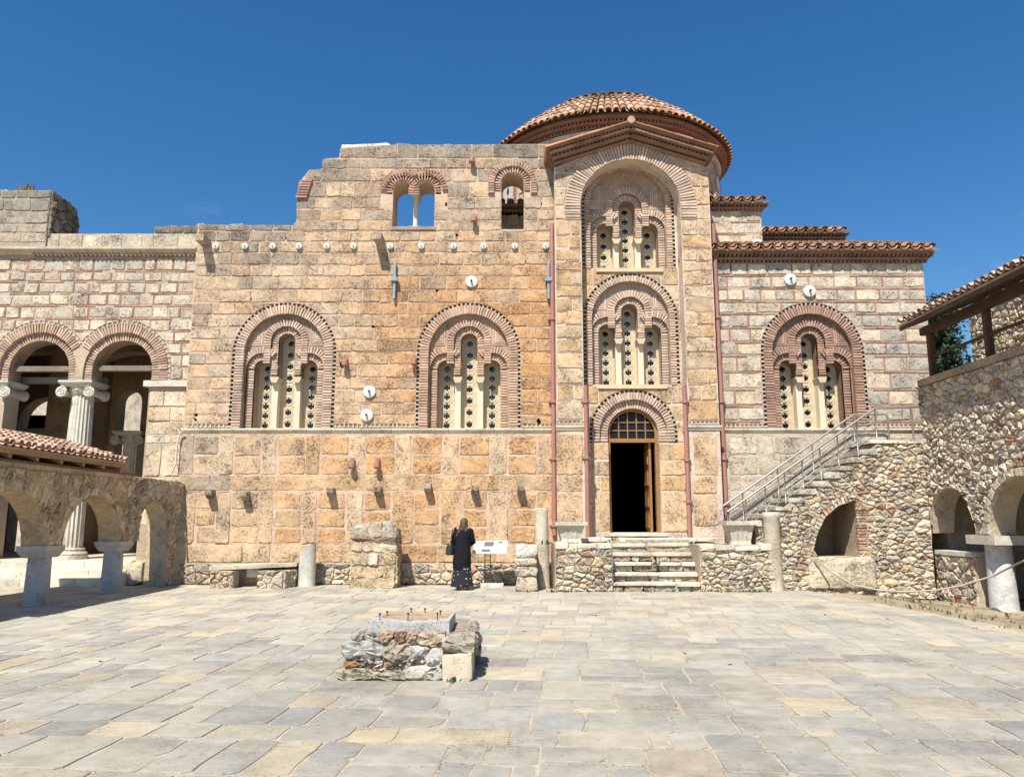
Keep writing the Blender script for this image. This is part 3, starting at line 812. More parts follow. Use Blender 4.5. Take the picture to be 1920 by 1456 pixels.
# small rings of the upper windows
uw = MB(); uw.fbox(fw, bif[0]-br-.03, bif[1]+br+.03, bz0-.10, bz0-.005, -.4, .045, (.30, .26, .21))
uwo = uw.build('twin_window', 'worn_marble', church)
for i, x in enumerate(bif):
    brick_arch(uwo, fw, x, bzs, br+.02, br+.17, bzs, -.0, mixc(BRICK, PINK, .45), MORT, .07, depth=.1, z0r=bzs-.1)
    brick_arch(uwo, fw, x, bzs, br+.20, br+.36, bzs, .05, mixc(BRICK, PINK, .35), MORT, .075, depth=.06, a0=(.30*pi if i == 0 else 0), a1=(pi if i == 0 else .70*pi))
cl = MB(); cl.lathe([(.075, bz0+.12), (.065, bz0+.2), (.06, bzs-.12), (.075, bzs-.05)], (mid, Y0+.42, 0), 12, (.66, .58, .45))
cl.build('colonnette', 'marble', uwo, smooth=True, angle=50)
cl = MB(); cl.box(mid-.14, mid+.14, Y0+.25, Y0+.6, bz0+.004, bz0+.12, (.6, .53, .42)); cl.build('colonnette_base', 'marble', uwo)
cl = MB(); cl.prism([(mid-.07, bzs-.06), (mid+.07, bzs-.06), (mid+.13, bzs+.1), (mid-.13, bzs+.1)], fw, -.75, -.08, (.6, .53, .42)); cl.build('colonnette_capital', 'marble', uwo)
tb = MB(); tb.fbox(fw, sx-sr_-.02, sx+sr_+.02, sz0-.06, sz0-.004, -.6, .02, (.48, .40, .30)); sw = tb.build('single_window', 'worn_marble', church)
brick_arch(sw, fw, sx, szs, sr_+.015, sr_+.17, szs, 0, mixc(BRICK, PINK, .75), MORT, .07, depth=.1, z0r=szs-.22)
brick_arch(sw, fw, sx, szs, sr_+.19, sr_+.36, szs, .05, mixc(BRICK, PINK, .7), MORT, .072, depth=.06, z0r=szs-.30)
# the three great windows
trefoil_window(church, fw, w1x, ZS, RW, 1.06, zspW, 2.36, 1.62, 1.40, (.55, .415, .31), (.36, .265, .19))
trefoil_window(church, fw, w2x, ZS, RW, 1.06, zspW, 2.36, 1.62, 1.40, (.53, .365, .26), (.43, .30, .21))
trefoil_window(church, fw, w3x, ZS, RW, 1.06, zspW, 2.36, 1.62, 1.40, (.41, .265, .195), (.27, .175, .13))
for a, b in ((XL+.05, w1x-RWd), (w1x+RWd, w2x-RWd), (w2x+RWd, 1.12)):
    dentil_band(church, front(Y0-.026), [(a, PZ(801, Y0)), (b, PZ(801, Y0))], .085, depth=.06, pitch=.115, name='dentil_band')
# string course, one moulded length after the other
def string_course(x0, x1, Yf, z, step=.62, pr=.09, tint=(.66, .575, .43), parent=None, h=.13):
    x = x0
    while x < x1-.01:
        L = min(step*rng.uniform(.7, 1.35), x1-x)
        if x1-(x+L) < .25: L = x1-x
        m = MB(); prf = [(0, -h), (.35*pr, -h), (.8*pr, -h*.45), (pr, -h*.38), (pr, -.004), (0, 0)]
        n = len(prf); e = .004
        V = [(x+e, Yf-p, z+q) for p, q in prf]+[(x+L-e, Yf-p, z+q) for p, q in prf]
        m.add(V, [tuple(range(n)), tuple(reversed(range(n, 2*n)))]+[(i, i+n, (i+1) % n+n, (i+1) % n) for i in range(n)], jit_tint(tint, .1))
        m.build('string_course_stone', 'worn_marble', parent or church); x += L
string_course(XL-.05, 1.12, Y0-.02, ZS)
string_course(5.30, 11.05, Y0-.02, ZS)

# ---------------------------------------------------------------- lower wall of great upright slabs
Yp = Y0-.05; fp = front(Yp); pl = MB()
XPL = PXm(336, 900, Yp)
pl.fbox(fp, XPL, 1.16, 0, ZS-.12, -.6, 0, (.56, .41, .29)); plo = pl.build('lower_wall', 'mortar', church)
def tint_pl(x, z, light=0):
    o = sstep(-9, -4.4, x)*.8+rng.uniform(-.16, .16)
    t = mixc((.505, .385, .26), (.535, .312, .148), max(0, min(1, o)))
    t = mixc(t, (.57, .49, .36), light)
    if x < -7.2 and rng.random() < .45: t = mixc(t, GRY, rng.uniform(.2, .6))
    return jit_tint(t, .10)
def pblock(u0, u1, v0, v1, light=0, parent=plo, fr=fp, Y=Yp, proud=.012, name='lower_wall_stone', tf=tint_pl):
    x0, za = P(u0, (v0+v1)/2, Y)[0], PZ(v1, Y); x1, zb = P(u1, (v0+v1)/2, Y)[0], PZ(v0, Y)
    m = MB(); poly = rect_outline(x0+.012, x1-.012, za+.012, zb-.012, .014, .03, .12)
    stone(m, poly, fr, proud*rng.uniform(.5, 1.5), .014, tf((x0+x1)/2, (za+zb)/2, light), .004)
    return m.build(name, 'plinth_stone', parent, smooth=True, angle=16)
rowA = [(335, 363, 'v'), (364, 410, 's'), (412, 438, 'v'), (440, 488, 's'), (492, 518, 'v'), (522, 571, 's'), (573, 600, 'v'), (603, 653, 's'), (655, 684, 'v'), (686, 740, 's'), (742, 771, 'v'), (774, 828, 's'), (831, 860, 'v'), (862, 918, 's'), (921, 950, 'v'), (953, 1006, 's'), (1008, 1036, 'v')]
rowB = [(338, 366, 'v'), (368, 402, 's'), (405, 432, 'v'), (434, 483, 's'), (486, 512, 'v'), (515, 564, 's'), (567, 593, 'v'), (596, 647, 's'), (650, 680, 'v'), (683, 732, 's'), (735, 775, 'v'), (777, 823, 's'), (827, 864, 'v'), (868, 913, 's'), (916, 953, 'v'), (955, 1004, 's'), (1006, 1036, 'v')]
for u0, u1, k in rowA:
    if k == 'v': pblock(u0, u1, 816, 889, rng.uniform(.0, .55))
    else:
        s = rng.uniform(850, 855); pblock(u0, u1, 818, s); pblock(u0, u1, s+3, 888)
u = 337
while u < 1030:
    w = rng.choice((52, 74, 82, 96)); w = w if u+w < 990 else 1036-u; pblock(u, u+w, 890, 919, rng.uniform(0, .25)); u += w
for u0, u1, k in rowB:
    if k == 'v': pblock(u0, u1, 921, 1019, rng.uniform(0, .5))
    else:
        a = rng.uniform(951, 956); b = rng.uniform(983, 988); pblock(u0, u1, 923, a); pblock(u0, u1, a+3, b); pblock(u0, u1, b+3, 1017)
u = 345
while u < 1030:
    w = rng.choice((52, 84, 92, 110)); w = w if u+w < 980 else 1036-u; pblock(u, u+w, 1021, 1054, rng.uniform(0, .3), proud=.03); u += w
rb = MB(); rb.box(XPL-.3, 1.2, Yp-.14, Yp-.005, 0, PZ(1055, Yp-.14), (.46, .38, .28)); rbo = rb.build('footing', 'mortar', church)
RUB = [(.56, .47, .345), (.50, .415, .30), (.60, .515, .39), (.48, .41, .31), (.55, .435, .29), (.42, .37, .30)]
def rub_t(x, z, r): 
    if r.random() < .03: return jit_tint((.40, .24, .16), .2, r)
    return jit_tint(r.choice(RUB), .15, r)
rubble(rbo, 'footing_stone', front(Yp-.14), [(XPL-.28, .02), (1.18, .02), (1.18, PZ(1057, Yp-.14)), (XPL-.28, PZ(1057, Yp-.14))], [], .27, 'rubble', rub_t, 1.5, .022, .05, 260, 5)

# ---------------------------------------------------------------- tower bay with the door
YT = 19.5; ft = front(YT); TX0, TX1, NX, NR = 1.137, 5.27, 3.16, 1.325
TXL, TXR = NX-NR, NX+NR; nzs = PZ(300, YT)-NR
tw = MB(); gl, ga = 10.93, 11.72
touter = [(TX0, .9), (TX1, .9), (TX1, gl), (NX, ga), (TX0, gl)]
nh = arch_pts(NX, 1.0, nzs, NR, 36)
plate(tw, touter, [nh], ft, -.62, 0, (.60, .49, .39)); two = tw.build('tower_bay', 'mortar', church)
def tint_t(x, z, l=0): 
    t = mixc((.53, .41, .28), (.53, .34, .165), max(0, min(1, .45+rng.uniform(-.4, .4)-.3*sstep(8, 11, z)))); return jit_tint(t, .13)
tl = [PZ(v, YT) for v in (352, 385, 412, 442, 466, 490, 509, 535, 558, 584, 608, 634, 660, 691, 720, 751, 788)]
tc_ = [(PZ(325, YT), gl+.05)]+[(b+.012, a-.012) for a, b in zip([PZ(325, YT)]+tl, tl)]
ringT = arch_pts(NX, PZ(412, YT), nzs, 1.77, 36)
for x0, x1 in ((TX0+.01, TXL-.015), (TXR+.015, TX1-.01)):
    masonry(two, 'pier_stone', ft, [c for c in tc_ if c[1] < PZ(410, YT)], x0, x1, [], 'ashlar', tint_t, mw=.52, gap=.035, minw=.22, vary=.5)
masonry(two, 'pier_stone', ft, [c for c in tc_ if c[1] >= PZ(410, YT)], TX0+.01, TX1-.01, [ringT], 'ashlar', tint_t, mw=.5, gap=.03, minw=.2, region=touter)
for z in tl[3:]:
    for x0, x1 in ((TX0, TXL), (TXR, TX1)): brick_course(two, ft, z, x0+.02, x1-.02, [], mixc(BRICK, PINK, .5), .03, .6)
for u0, u1, vs in ((1043, 1093, (812, 889, 922, 980)), (1300, 1345, (815, 890, 925, 985))):
    for a, b in zip(vs, vs[1:]): pblock(u0, u1, a+1, b, .3, two, ft, YT, .02, 'pier_stone')
string_course(TX0-.03, TXL+.03, YT, PZ(797, YT), 2, .07); string_course(TXR-.03, TX1+.05, YT, PZ(797, YT), 2, .07)
for x0, x1 in ((TX0+.01, TXL-.02), (TXR+.02, TX1-.01)): dentil_band(two, front(YT-.024), [(x0, PZ(795, YT)), (x1, PZ(795, YT))], .07, depth=.05, pitch=.11)
# big arch ring in brick
brick_arch(two, ft, NX, nzs, NR+.01, 1.75, PZ(412, YT), .02, (.55, .42, .32), (.36, .28, .22), .078, depth=.04)
# bricks of the gable field above the arch
gb = MB()
for k in range(60):
    x = TX0+.1+k*.068
    if x > TX1-.1: break
    zt = lerp(gl, ga, 1-abs(x-NX)/(TX1-NX))-.05; d = abs(x-NX); zb = nzs+sqrt(max(0, 1.80**2-d*d)) if d < 1.8 else nzs
    zb = max(zb, zt-.34)
    if zt-zb > .06: gb.fbox(ft, x-.018, x+.018, zb+.02, zt-.02, -.01, .014, jit_tint(PINK, .15))
gb.build('gable_brick', 'brick', two, kind='stuff')
# niche back wall
fnb = front(Y0); nb = MB(); zu, zm_, zd = PZ(503, Y0), PZ(721, Y0), PZ(830, Y0)
RU = 1.19; uzs = 1.80; mzs = PZ(512, Y0)-zm_-(RU+.07); DR = 1.075; dzs = PZ(730, Y0)-DR-.07
DZ0 = PZ(997, Y0); OW = .60
hU = arch_pts(NX, zu, zu+uzs, RU+.07, 30); hM = arch_pts(NX, zm_, zm_+mzs, RU+.07, 30); hD = [(NX-OW-.06, DZ0-.05), (NX-OW-.06, zd), (NX-DR-.07, zd)]+arch_pts(NX, zd, dzs, DR+.07, 30)+[(NX+DR+.07, zd), (NX+OW+.06, zd), (NX+OW+.06, DZ0-.05)]
hD = [p for i, p in enumerate(hD) if i == 0 or p != hD[i-1]]
# upper and middle recesses touch: one opening each, with a stone band between
plate(nb, [(TXL-.05, 1.0), (TXR+.05, 1.0), (TXR+.05, nzs+NR+.1), (TXL-.05, nzs+NR+.1)], [hU, hM, hD], fnb, -.8, 0, (.60, .49, .39))
nbo = nb.build('niche_wall', 'mortar', church)
nl = [PZ(v, Y0) for v in (502, 535, 565, 600, 640, 680, 722, 757, 790, 830, 862, 892, 920, 997)]
masonry(nbo, 'niche_stone', fnb, [(b+.01, a-.01) for a, b in zip(nl, nl[1:])], TXL+.005, TXR-.005, [hU, hM, hD], 'ashlar', tint_t, mw=.5, gap=.03, minw=.16)
TB = (.56, .42, .32); TM = (.40, .30, .225)
trefoil_window(church, fnb, NX, zm_, RU, 1.03, mzs, 2.02, 1.45, 1.30, TB, TM, sill=.06, rows=(8, 6))
trefoil_window(church, fnb, NX, zu, RU, 1.03, uzs, 1.78, 1.12, .93, TB, TM, sill=.06, rows=(7, 4))
# right reveal stones of the niche
frv = frame((TXR, YT, 0), (0, -1, 0))
# ---------------------------------------------------------------- door
dw = MB(); A_ = arch_pts(NX, zd, dzs, .88, 28)
do = dw.fbox(fnb, NX-OW-.2, NX+OW+.2, DZ0-.10, DZ0-.012, -.5, .16, (.60, .53, .42)).build('doorway', 'worn_marble', church)
brick_arch(do, fnb, NX, dzs, .88, DR, zd, .0, TB, TM, .075, depth=.12)
brick_arch(do, fnb, NX, dzs, .655, .89, zd, -.10, TB, TM, .07, depth=.3)
dentil_band(do, fnb, arch_pts(NX, zd, dzs, DR, 36), .07, pitch=.12)
fdr = lambda u, v, w: fnb(NX+u, v, w)
fm = MB(); ao = arch_pts(0, DZ0, dzs, .655, 28); ai = arch_pts(0, DZ0, dzs, .585, 28)
fm.strip(ai, -.20, ao, -.20, fdr); fm.strip(ai, -.34, ai, -.20, fdr); fm.strip(ao, -.20, ao, -.34, fdr)
fmo = fm.build('door_frame', 'door_wood', do)
zt_ = PZ(824, Y0)
m = MB(); m.fbox(fdr, -.585, .585, zt_-.05, zt_+.05, -.36, -.19); m.build('transom', 'door_wood', fmo)
for k in range(1, 5):
    x = -.585+1.17*k/5; zt2 = dzs+sqrt(.585**2-x*x); m = MB(); m.fbox(fdr, x-.014, x+.014, zt_+.05, zt2, -.30, -.235); m.build('glazing_bar', 'door_wood', fmo)
for k in range(1, 3):
    z = lerp(zt_+.05, dzs+.5, k/2.9); hw = sqrt(.585**2-max(0, z-dzs)**2); m = MB(); m.fbox(fdr, -hw, hw, z-.013, z+.013, -.295, -.24); m.build('glazing_bar', 'door_wood', fmo)
m = MB(); g_ = arch_pts(0, zt_, dzs, .55, 20); m.prism(g_, fdr, -.285, -.275); m.build('pane', 'door_glass', fmo)
m = MB(); m.box(NX+.43, NX+.49, Y0+.30, Y0+1.0, DZ0, zt_-.05); lf = m.build('door_leaf', 'door_wood', do)
for k in range(4):
    m = MB(); z = lerp(DZ0+.1, zt_-.6, k/3.); m.box(NX+.40, NX+.43, Y0+.42, Y0+.88, z, z+.36); m.build('door_panel', 'door_wood', lf)
m = MB(); m.tube([(NX+.43, Y0+.36, DZ0+1.0), (NX+.38, Y0+.36, DZ0+1.0), (NX+.38, Y0+.36, DZ0+1.12)], .012, 6); m.build('door_handle', 'dark_iron', lf)
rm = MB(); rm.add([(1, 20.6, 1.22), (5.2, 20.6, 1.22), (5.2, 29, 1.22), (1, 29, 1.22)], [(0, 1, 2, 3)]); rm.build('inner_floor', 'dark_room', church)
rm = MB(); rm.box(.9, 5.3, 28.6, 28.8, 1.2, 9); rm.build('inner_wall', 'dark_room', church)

# ---------------------------------------------------------------- east wing
WX0, WX1 = 5.2, 11.08; hW = arch_hole(w3x, ZS, ZS+zspW, RWd); wg = MB(); WT = PZ(492, Y0)
plate(wg, [(WX0, ZS-.1), (WX1, ZS-.1), (WX1, WT), (WX0, WT)], [hW], fw, -.8, 0, (.46, .36, .28)); wgo = wg.build('wing_wall', 'mortar', church)
def tint_w(x, z):
    g = .25+.5*sstep(8.2, 10.5, x)*(1-sstep(6.2, 7.6, z)); t = mixc((.58, .49, .36), (.40, .375, .32), max(0, min(1, g+rng.uniform(-.35, .35)))); return jit_tint(t, .12)
wlv = [492, 517, 541, 566, 589, 615, 642, 668, 698, 731, 762, 790]; wz = [PZ(v, Y0) for v in wlv]
masonry(wgo, 'wing_stone', fw, [(b+.03, a-.03) for a, b in zip(wz, wz[1:])], WX0+.08, WX1-.01, [hW], 'ashlar', tint_w, mw=.56, gap=.05, vary=.25, vbrick=RED)
for z in wz[1:]: brick_course(wgo, fw, z, WX0+.08, WX1-.02, [hW], RED, .036, .95, .014)
for a, b in ((WX0+.1, w3x-RWd), (w3x+RWd, WX1-.05)):
    dentil_band(church, front(Y0-.026), [(a, PZ(801, Y0)), (b, PZ(801, Y0))], .085, depth=.06, pitch=.115, name='dentil_band', back=(.20, .10, .07))
lw = MB(); lw.fbox(fp, WX0, WX1, 0, ZS-.12, -.55, 0, (.50, .41, .33)); lwo = lw.build('wing_lower_wall', 'mortar', church)
tfw = lambda x, z, l=0: jit_tint(mixc((.52, .44, .335), (.44, .385, .30), rng.random()), .1)
u = 1368; k = 0
while u < 1760:
    if k % 2: pblock(u, u+30, 818, 889, .3, lwo, fp, Yp, .012, 'wing_lower_stone', tfw); pblock(u, u+30, 921, 1000, .3, lwo, fp, Yp, .012, 'wing_lower_stone', tfw); u += 31
    else:
        for a, b in ((818, 851), (854, 889), (921, 950), (953, 985)): pblock(u, u+52, a, b, .1, lwo, fp, Yp, .012, 'wing_lower_stone', tfw)
        u += 53
    k += 1
u = 1368
while u < 1750: w = rng.choice((60, 80, 95)); pblock(u, u+w, 891, 919, .2, lwo, fp, Yp, .012, 'wing_lower_stone', tfw); u += w
sw_ = MB(); sw_.box(WX1-.6, WX1, Y0+.6, 27, 0, WT, (.44, .36, .28)); sw_.box(WX0, WX1, 26.5, 27.2, 0, WT, (.44, .36, .28)); sw_.build('wing_side_wall', 'ashlar', church)
def cornice(x0, x1, Yf, z, n=2, h=.085, out=.085, parent=None, ends=True, back=.4, tint=RED):
    """stepped brick cornice with a row of teeth in each step"""
    m = MB()
    for k in range(n):
        o = out*(k+1); e = o if ends else 0
        m.box(x0, x1+e, Yf-o, Yf+back, z+h*2*k+h, z+h*2*(k+1)-.004, (.31, .19, .13))
        x = x0+.05
        while x < x1+e-.04:
            m.box(x, x+.055, Yf-o+.015, Yf+.02, z+h*2*k+.006, z+h*2*k+h-.002, jit_tint((.28, .16, .105), .2)); x += .115
    m.build('brick_cornice', 'brick', parent or church, kind='stuff')
cornice(WX0, WX1, Y0, WT-.02, 2, .07, .11)
tile_roof(church, (WX0+.05, Y0-.33, WT+.30), (1, 0, 0), (0, cos(.38), sin(.38)), WX1-WX0+.28, 2.4, .305, .42)
# stepped blocks behind
def upper_block(x0, x1, Yf, v_eave, v_bot, depth, pitch):
    ze = PZ(v_eave, Yf); zb = PZ(v_bot, Yf)-.6; m = MB(); m.box(x0, x1, Yf, Yf+depth, zb, ze-.25, (.46, .37, .29))
    o = m.build('upper_block', 'mortar', church)
    n = 5; h = (ze-.27-zb)/n
    masonry(o, 'upper_block_stone', front(Yf), [(zb+h*i+.02, zb+h*(i+1)-.02) for i in range(n)], x0+.01, x1-.01, [], 'ashlar', tint_w, mw=.55, gap=.04)
    for i in range(1, n): brick_course(o, front(Yf), zb+h*i, x0, x1, [], RED, .03, .9)
    cornice(x0, x1, Yf, ze-.30, 2, .055, .09)
    tile_roof(church, (x0-.02, Yf-.24, ze-.06), (1, 0, 0), (0, cos(.36), sin(.36)), x1-x0+.22, 1.6, pitch, .42)
upper_block(4.9, PXm(1428, 420, 21.0), 21.0, 378, 470, 4, .30)
upper_block(PXm(1425, 440, 23), PXm(1578, 440, 23), 23.0, 434, 470, 3, .30)
# body of the church behind the free-standing wall
Yb = 21.6; bzE = PZ(386, Yb); bX0 = -.75
bm = MB(); bm.box(bX0, bX0+.4, Yb, 29, 0, bzE-.2, (.47, .35, .28)); bm.box(bX0, 5.3, Yb, Yb+.35, 6.5, bzE-.2, (.47, .35, .28)); bm.box(bX0, 5.3, 28.8, 29.2, 0, bzE-.2, (.47, .35, .28)); bm.box(5.0, 5.4, 21.0, 29, 0, bzE-.2, (.47, .35, .28)); bm.box(bX0, 5.4, Yb, 29, bzE-.32, bzE-.2, (.47, .35, .28))
bo = bm.build('nave_wall', 'mortar', church)
masonry(bo, 'nave_stone', front(Yb), [(bzE-1.0, bzE-.62), (bzE-.6, bzE-.26)], bX0+.02, 1.0, [], 'ashlar', tint_w, mw=.5, gap=.04)
cornice(bX0, 1.2, Yb, bzE-.26, 2, .06, .09, ends=False)
tile_roof(church, (bX0-.25, Yb-.26, bzE-.02), (1, 0, 0), (0, cos(.3), sin(.3)), 2.2, 1.2, .28, .42)
# gable roof over the tower bay
gz0, gz1 = PZ(281, 19.2), PZ(234, 19.2)
for s in (-1, 1):
    ex = NX+s*2.22; A = Vector((NX, 19.18, gz1)); B = Vector((ex, 19.18, gz0)); d = (B-A); L = d.length; d.normalize(); nrm = Vector((-d.z*s, 0, d.x*s))
    m = MB()
    def rake(y0, y1, n0, n1, l0, l1, tint):
        V = []
        for yy in (y0, y1):
            for (l_, n_) in ((l0, n0), (l1, n0), (l1, n1), (l0, n1)): q = A+d*l_+nrm*n_; V.append((q.x, yy, q.z))
        m.add(V, [(0,1,2,3),(7,6,5,4),(0,4,5,1),(1,5,6,2),(2,6,7,3),(3,7,4,0)] if s > 0 else [(3,2,1,0),(4,5,6,7),(1,5,4,0),(2,6,5,1),(3,7,6,2),(0,4,7,3)], tint)
    rake(19.06, 21.4, -.055, .0, 0, L+.02, (.31, .165, .10))
    rake(19.10, 21.4, -.15, -.10, 0, L-.02, (.29, .175, .115)); rake(19.22, 21.4, -.27, -.22, 0, L-.06, (.29, .175, .115)); rake(19.34, 21.4, -.36, -.33, 0, L-.09, (.31, .20, .14))
    rake(19.20, 21.4, -.105, -.05, 0, L-.04, (.20, .12, .085)); rake(19.32, 21.4, -.225, -.145, 0, L-.08, (.20, .12, .085)); rake(19.42, 21.4, -.335, -.265, 0, L-.1, (.22, .14, .10))
    l_ = .05
    while l_ < L-.1:
        rake(19.12, 19.25, -.103, -.053, l_, l_+.05, jit_tint((.28, .165, .105), .2)); rake(19.25, 19.36, -.222, -.148, l_+.03, l_+.08, jit_tint((.28, .165, .105), .2)); l_ += .11
    m.build('gable_cornice', 'brick', church, kind='stuff')
    m = MB(); k = 0; l_ = 0                                  # flat tiles laid along the rake
    while l_ < L:
        w_ = rng.uniform(.34, .46); m = MB(); rake(19.00+rng.uniform(-.015, .015), 21.2, .004, .035+rng.uniform(0, .012), l_, min(L+.06, l_+w_), jit_tint((.46, .24, .14), .2)); m.build('rake_tile', 'tile', church); l_ += w_+.004
    # roof slope
    up = -d if s > 0 else -d
    ups = Vector((A-B)).normalized()
    tile_roof(church, (ex, 19.45, gz0+.03) if s < 0 else (ex, 19.45, gz0+.03), (0, 1, 0), tuple(ups), 2.4, L-.1, .27, .42, base=False)
m = MB(); m.tube([(NX, 18.98, gz1+.04), (NX, 21.5, gz1+.04)], .10, 12, (.40, .27, .19)); m.build('ridge_tile', 'tile', church, smooth=True, angle=50)

# ---------------------------------------------------------------- dome
DXc, DYc, DR_, DZe, DH = 3.28, 25.0, 4.06, 13.36, 2.25
dr = MB(); dr.lathe([(3.62, 9.5), (3.62, DZe-.35)], (DXc, DYc, 0), 64, (.47, .37, .29), cap=False); drum = dr.build('drum', 'mortar', church, smooth=True, angle=60)
ds = MB(); z = 9.9
while z < DZe-.75:
    a = rng.uniform(0, .1)
    while a < 2*pi:
        w = rng.uniform(.45, .75)/3.62
        if abs(((a+w/2)/(pi/8)) % 2 - 1) > .42 and sin(a+w/2) < .55:
            aa = a
            fr_ = lambda u, v, w_: (DXc+(3.62+w_)*cos(u), DYc+(3.62+w_)*sin(u), v)
            stone(ds, rect_outline(a+.006, a+w-.006, z+.02, z+.31, .002, .004, .06), fr_, .025, .006, jit_tint(mixc(BEI, ORA, rng.uniform(.1, .5)), .15), .004)
        a += w
    z += .36
ds.build('drum_stone', 'ashlar', drum, smooth=True, angle=50, kind='stuff')
for k in range(8, 16):
    a = pi/8*2*k+pi/8; 
    if sin(a) > .6: continue
    f_ = frame((DXc+3.64*cos(a), DYc+3.64*sin(a), 0), (-sin(a), cos(a), 0))
    w_ = MB(); w_.prism(arch_pts(0, 10.15, 12.15, .40, 14), f_, -.15, .05, (.62, .56, .45)); wo2 = w_.build('drum_window', 'marble', drum)
    for i in range(6):
        c = [(.09*cos(2*pi*j/10), 10.4+.33*i+.12*sin(2*pi*j/10)) for j in range(10)]; h_ = MB(); h_.prism(c, f_, -.02, .056); h_.build('pane', 'glass', drum)
    brick_arch(drum, f_, 0, 12.15, .42, .66, 10.2, .03, mixc(BRICK, PINK, .5), MORT, .075, depth=.1)
# marble eyebrow cornice and dentils under the eave
mc = MB(); mc.lathe([(3.64, DZe-.52), (3.75, DZe-.48), (3.77, DZe-.38), (3.64, DZe-.36)], (DXc, DYc, 0), 72, (.58, .50, .40), cap=False); mc.build('drum_cornice', 'worn_marble', church, smooth=True, angle=40)
dn = MB()
for (r0, r1, z0_, z1_) in ((3.5, 3.74, DZe-.33, DZe-.29), (3.5, 3.86, DZe-.21, DZe-.17), (3.5, 3.98, DZe-.09, DZe-.04)):
    dn.lathe([(r0, z0_), (r1, z0_), (r1, z1_), (r0, z1_)], (DXc, DYc, 0), 80, (.30, .16, .11), cap=False)
dn.lathe([(3.64, DZe-.46), (3.64, DZe-.03)], (DXc, DYc, 0), 64, (.24, .14, .10), cap=False)
for k in range(200):
    a = 2*pi*k/200
    for (r1, z0_, z1_) in ((3.72, DZe-.288, DZe-.212), (3.84, DZe-.168, DZe-.092)):
        f_ = frame((DXc+r1*cos(a), DYc+r1*sin(a), 0), (-sin(a), cos(a), 0)); dn.fbox(f_, -.033, .033, z0_, z1_, -.2, 0, jit_tint((.32, .18, .12), .25))
dn.build('dome_cornice', 'brick', church, kind='stuff')
dm = MB(); prof = []
def dz(r): return DZe+DH*(1-(r/DR_)**2)
for i in range(15): r = DR_*(1-i/14); prof.append((max(.01, r-.05), dz(r)-.06))
dm.lathe(prof, (DXc, DYc, 0), 72, (.36, .25, .17), cap=False); domo = dm.build('dome', 'mortar', church, smooth=True)
rest = MB(); nrow = 13; cnt = 0; NCOL = 112
for k in range(nrow):
    r0 = DR_*(1-k*.069)+.02; r1 = max(.15, DR_*(1-(k+1.12)*.069)); z0_, z1_ = dz(min(r0, DR_))+.01, dz(r1)
    sl = sqrt((r0-r1)**2+(z1_-z0_)**2); nc = NCOL if k < 6 else NCOL//2
    wid = 2*pi*r0/nc; mes = [cover_mesh('dome_tile', sl, wid*.42, taper=r1/r0*.98, tint=jit_tint(q_, .15)) for q_ in ((.44, .255, .16), (.40, .235, .15), (.48, .32, .21), (.42, .22, .13), (.38, .25, .18), (.35, .21, .14))]
    pan = MB()
    for c in range(nc):
        a = 2*pi*(c+.5*(k >= 6))/nc
        er = Vector((cos(a), sin(a), 0)); et = Vector((-sin(a), cos(a), 0)); o = Vector((DXc, DYc, 0))+er*r0+Vector((0, 0, z0_)); q = Vector((DXc, DYc, 0))+er*r1+Vector((0, 0, z1_))
        up = (q-o).normalized(); nm = et.cross(up)
        if nm.z < 0: nm = -nm
        x = up.cross(nm).normalized(); yv = nm.cross(x)
        M_ = basis(o+nm*rng.uniform(0, .015), x, yv, nm)
        if sin(a) < -.42 and cnt < 320:
            place('dome_tile', rng.choice(mes), domo, M_); cnt += 1
        else:
            me = rng.choice(mes); rest.add([tuple(M_ @ v.co) for v in me.vertices], [tuple(p.vertices) for p in me.polygons], jit_tint((.42, .245, .155), .25))
        if k == 0:                                     # pan mouths at the eave
            am = a+pi/nc; e2 = Vector((cos(am), sin(am), 0)); t2 = Vector((-sin(am), cos(am), 0)); oo = Vector((DXc, DYc, z0_-.01))+e2*(r0+.02)
            V = []
            for dd in (0, .5):
                for j in range(5):
                    th = pi+pi*j/4; V.append(tuple(oo-e2*dd+t2*(wid*.36*cos(th))+Vector((0, 0, wid*.28*sin(th)+wid*.2+dd*.55))))
            rest.add(V, [(j, j+1, 6+j, 5+j) for j in range(4)], jit_tint((.42, .20, .11), .2))
rest.build('dome_tile', 'tile', domo, smooth=True, angle=45, kind='stuff')
m = MB(); fx, fz = PXm(1131, 172, DYc), dz(0)+.05
m.tube([(DXc-.2, DYc-.3, dz(0)-.1), (DXc-.2, DYc-.3, dz(0)+.42)], .035, 8); m.box(DXc-.26, DXc-.06, DYc-.36, DYc-.24, dz(0)+.36, dz(0)+.44)
m.build('roof_lamp', 'white_paint', church)

# ---------------------------------------------------------------- fittings on the wall
def anchor(u, v, r, Y=Y0-.02):
    x, z = P(u, v, Y); m = MB(); n = 20
    m.add([(x+r*cos(2*pi*k/n), Y, z+r*sin(2*pi*k/n)) for k in range(n)]+[(x+r*.97*cos(2*pi*k/n), Y-.05, z+r*.97*sin(2*pi*k/n)) for k in range(n)]+[(x+r*.4*cos(2*pi*k/n), Y-.065, z+r*.4*sin(2*pi*k/n)) for k in range(n)],
          [(k, (k+1) % n, n+(k+1) % n, n+k) for k in range(n)]+[(n+k, n+(k+1) % n, 2*n+(k+1) % n, 2*n+k) for k in range(n)]+[tuple(range(2*n, 3*n))])
    o = m.build('anchor_plate', 'white_paint', church, angle=40, smooth=True)
    # from_pydata winding here faces the wall; flip
    o.data.flip_normals()
    m = MB(); q = r*.16; m.tube([(x, Y-.05, z), (x, Y-.06-r*.45, z)], q, 8); m.build('anchor_bolt', 'dark_iron', church)
for u in (405, 460, 512, 561, 613, 663, 732, 790, 850, 907, 965, 1023): anchor(u, 462, .085, Y0-.025)
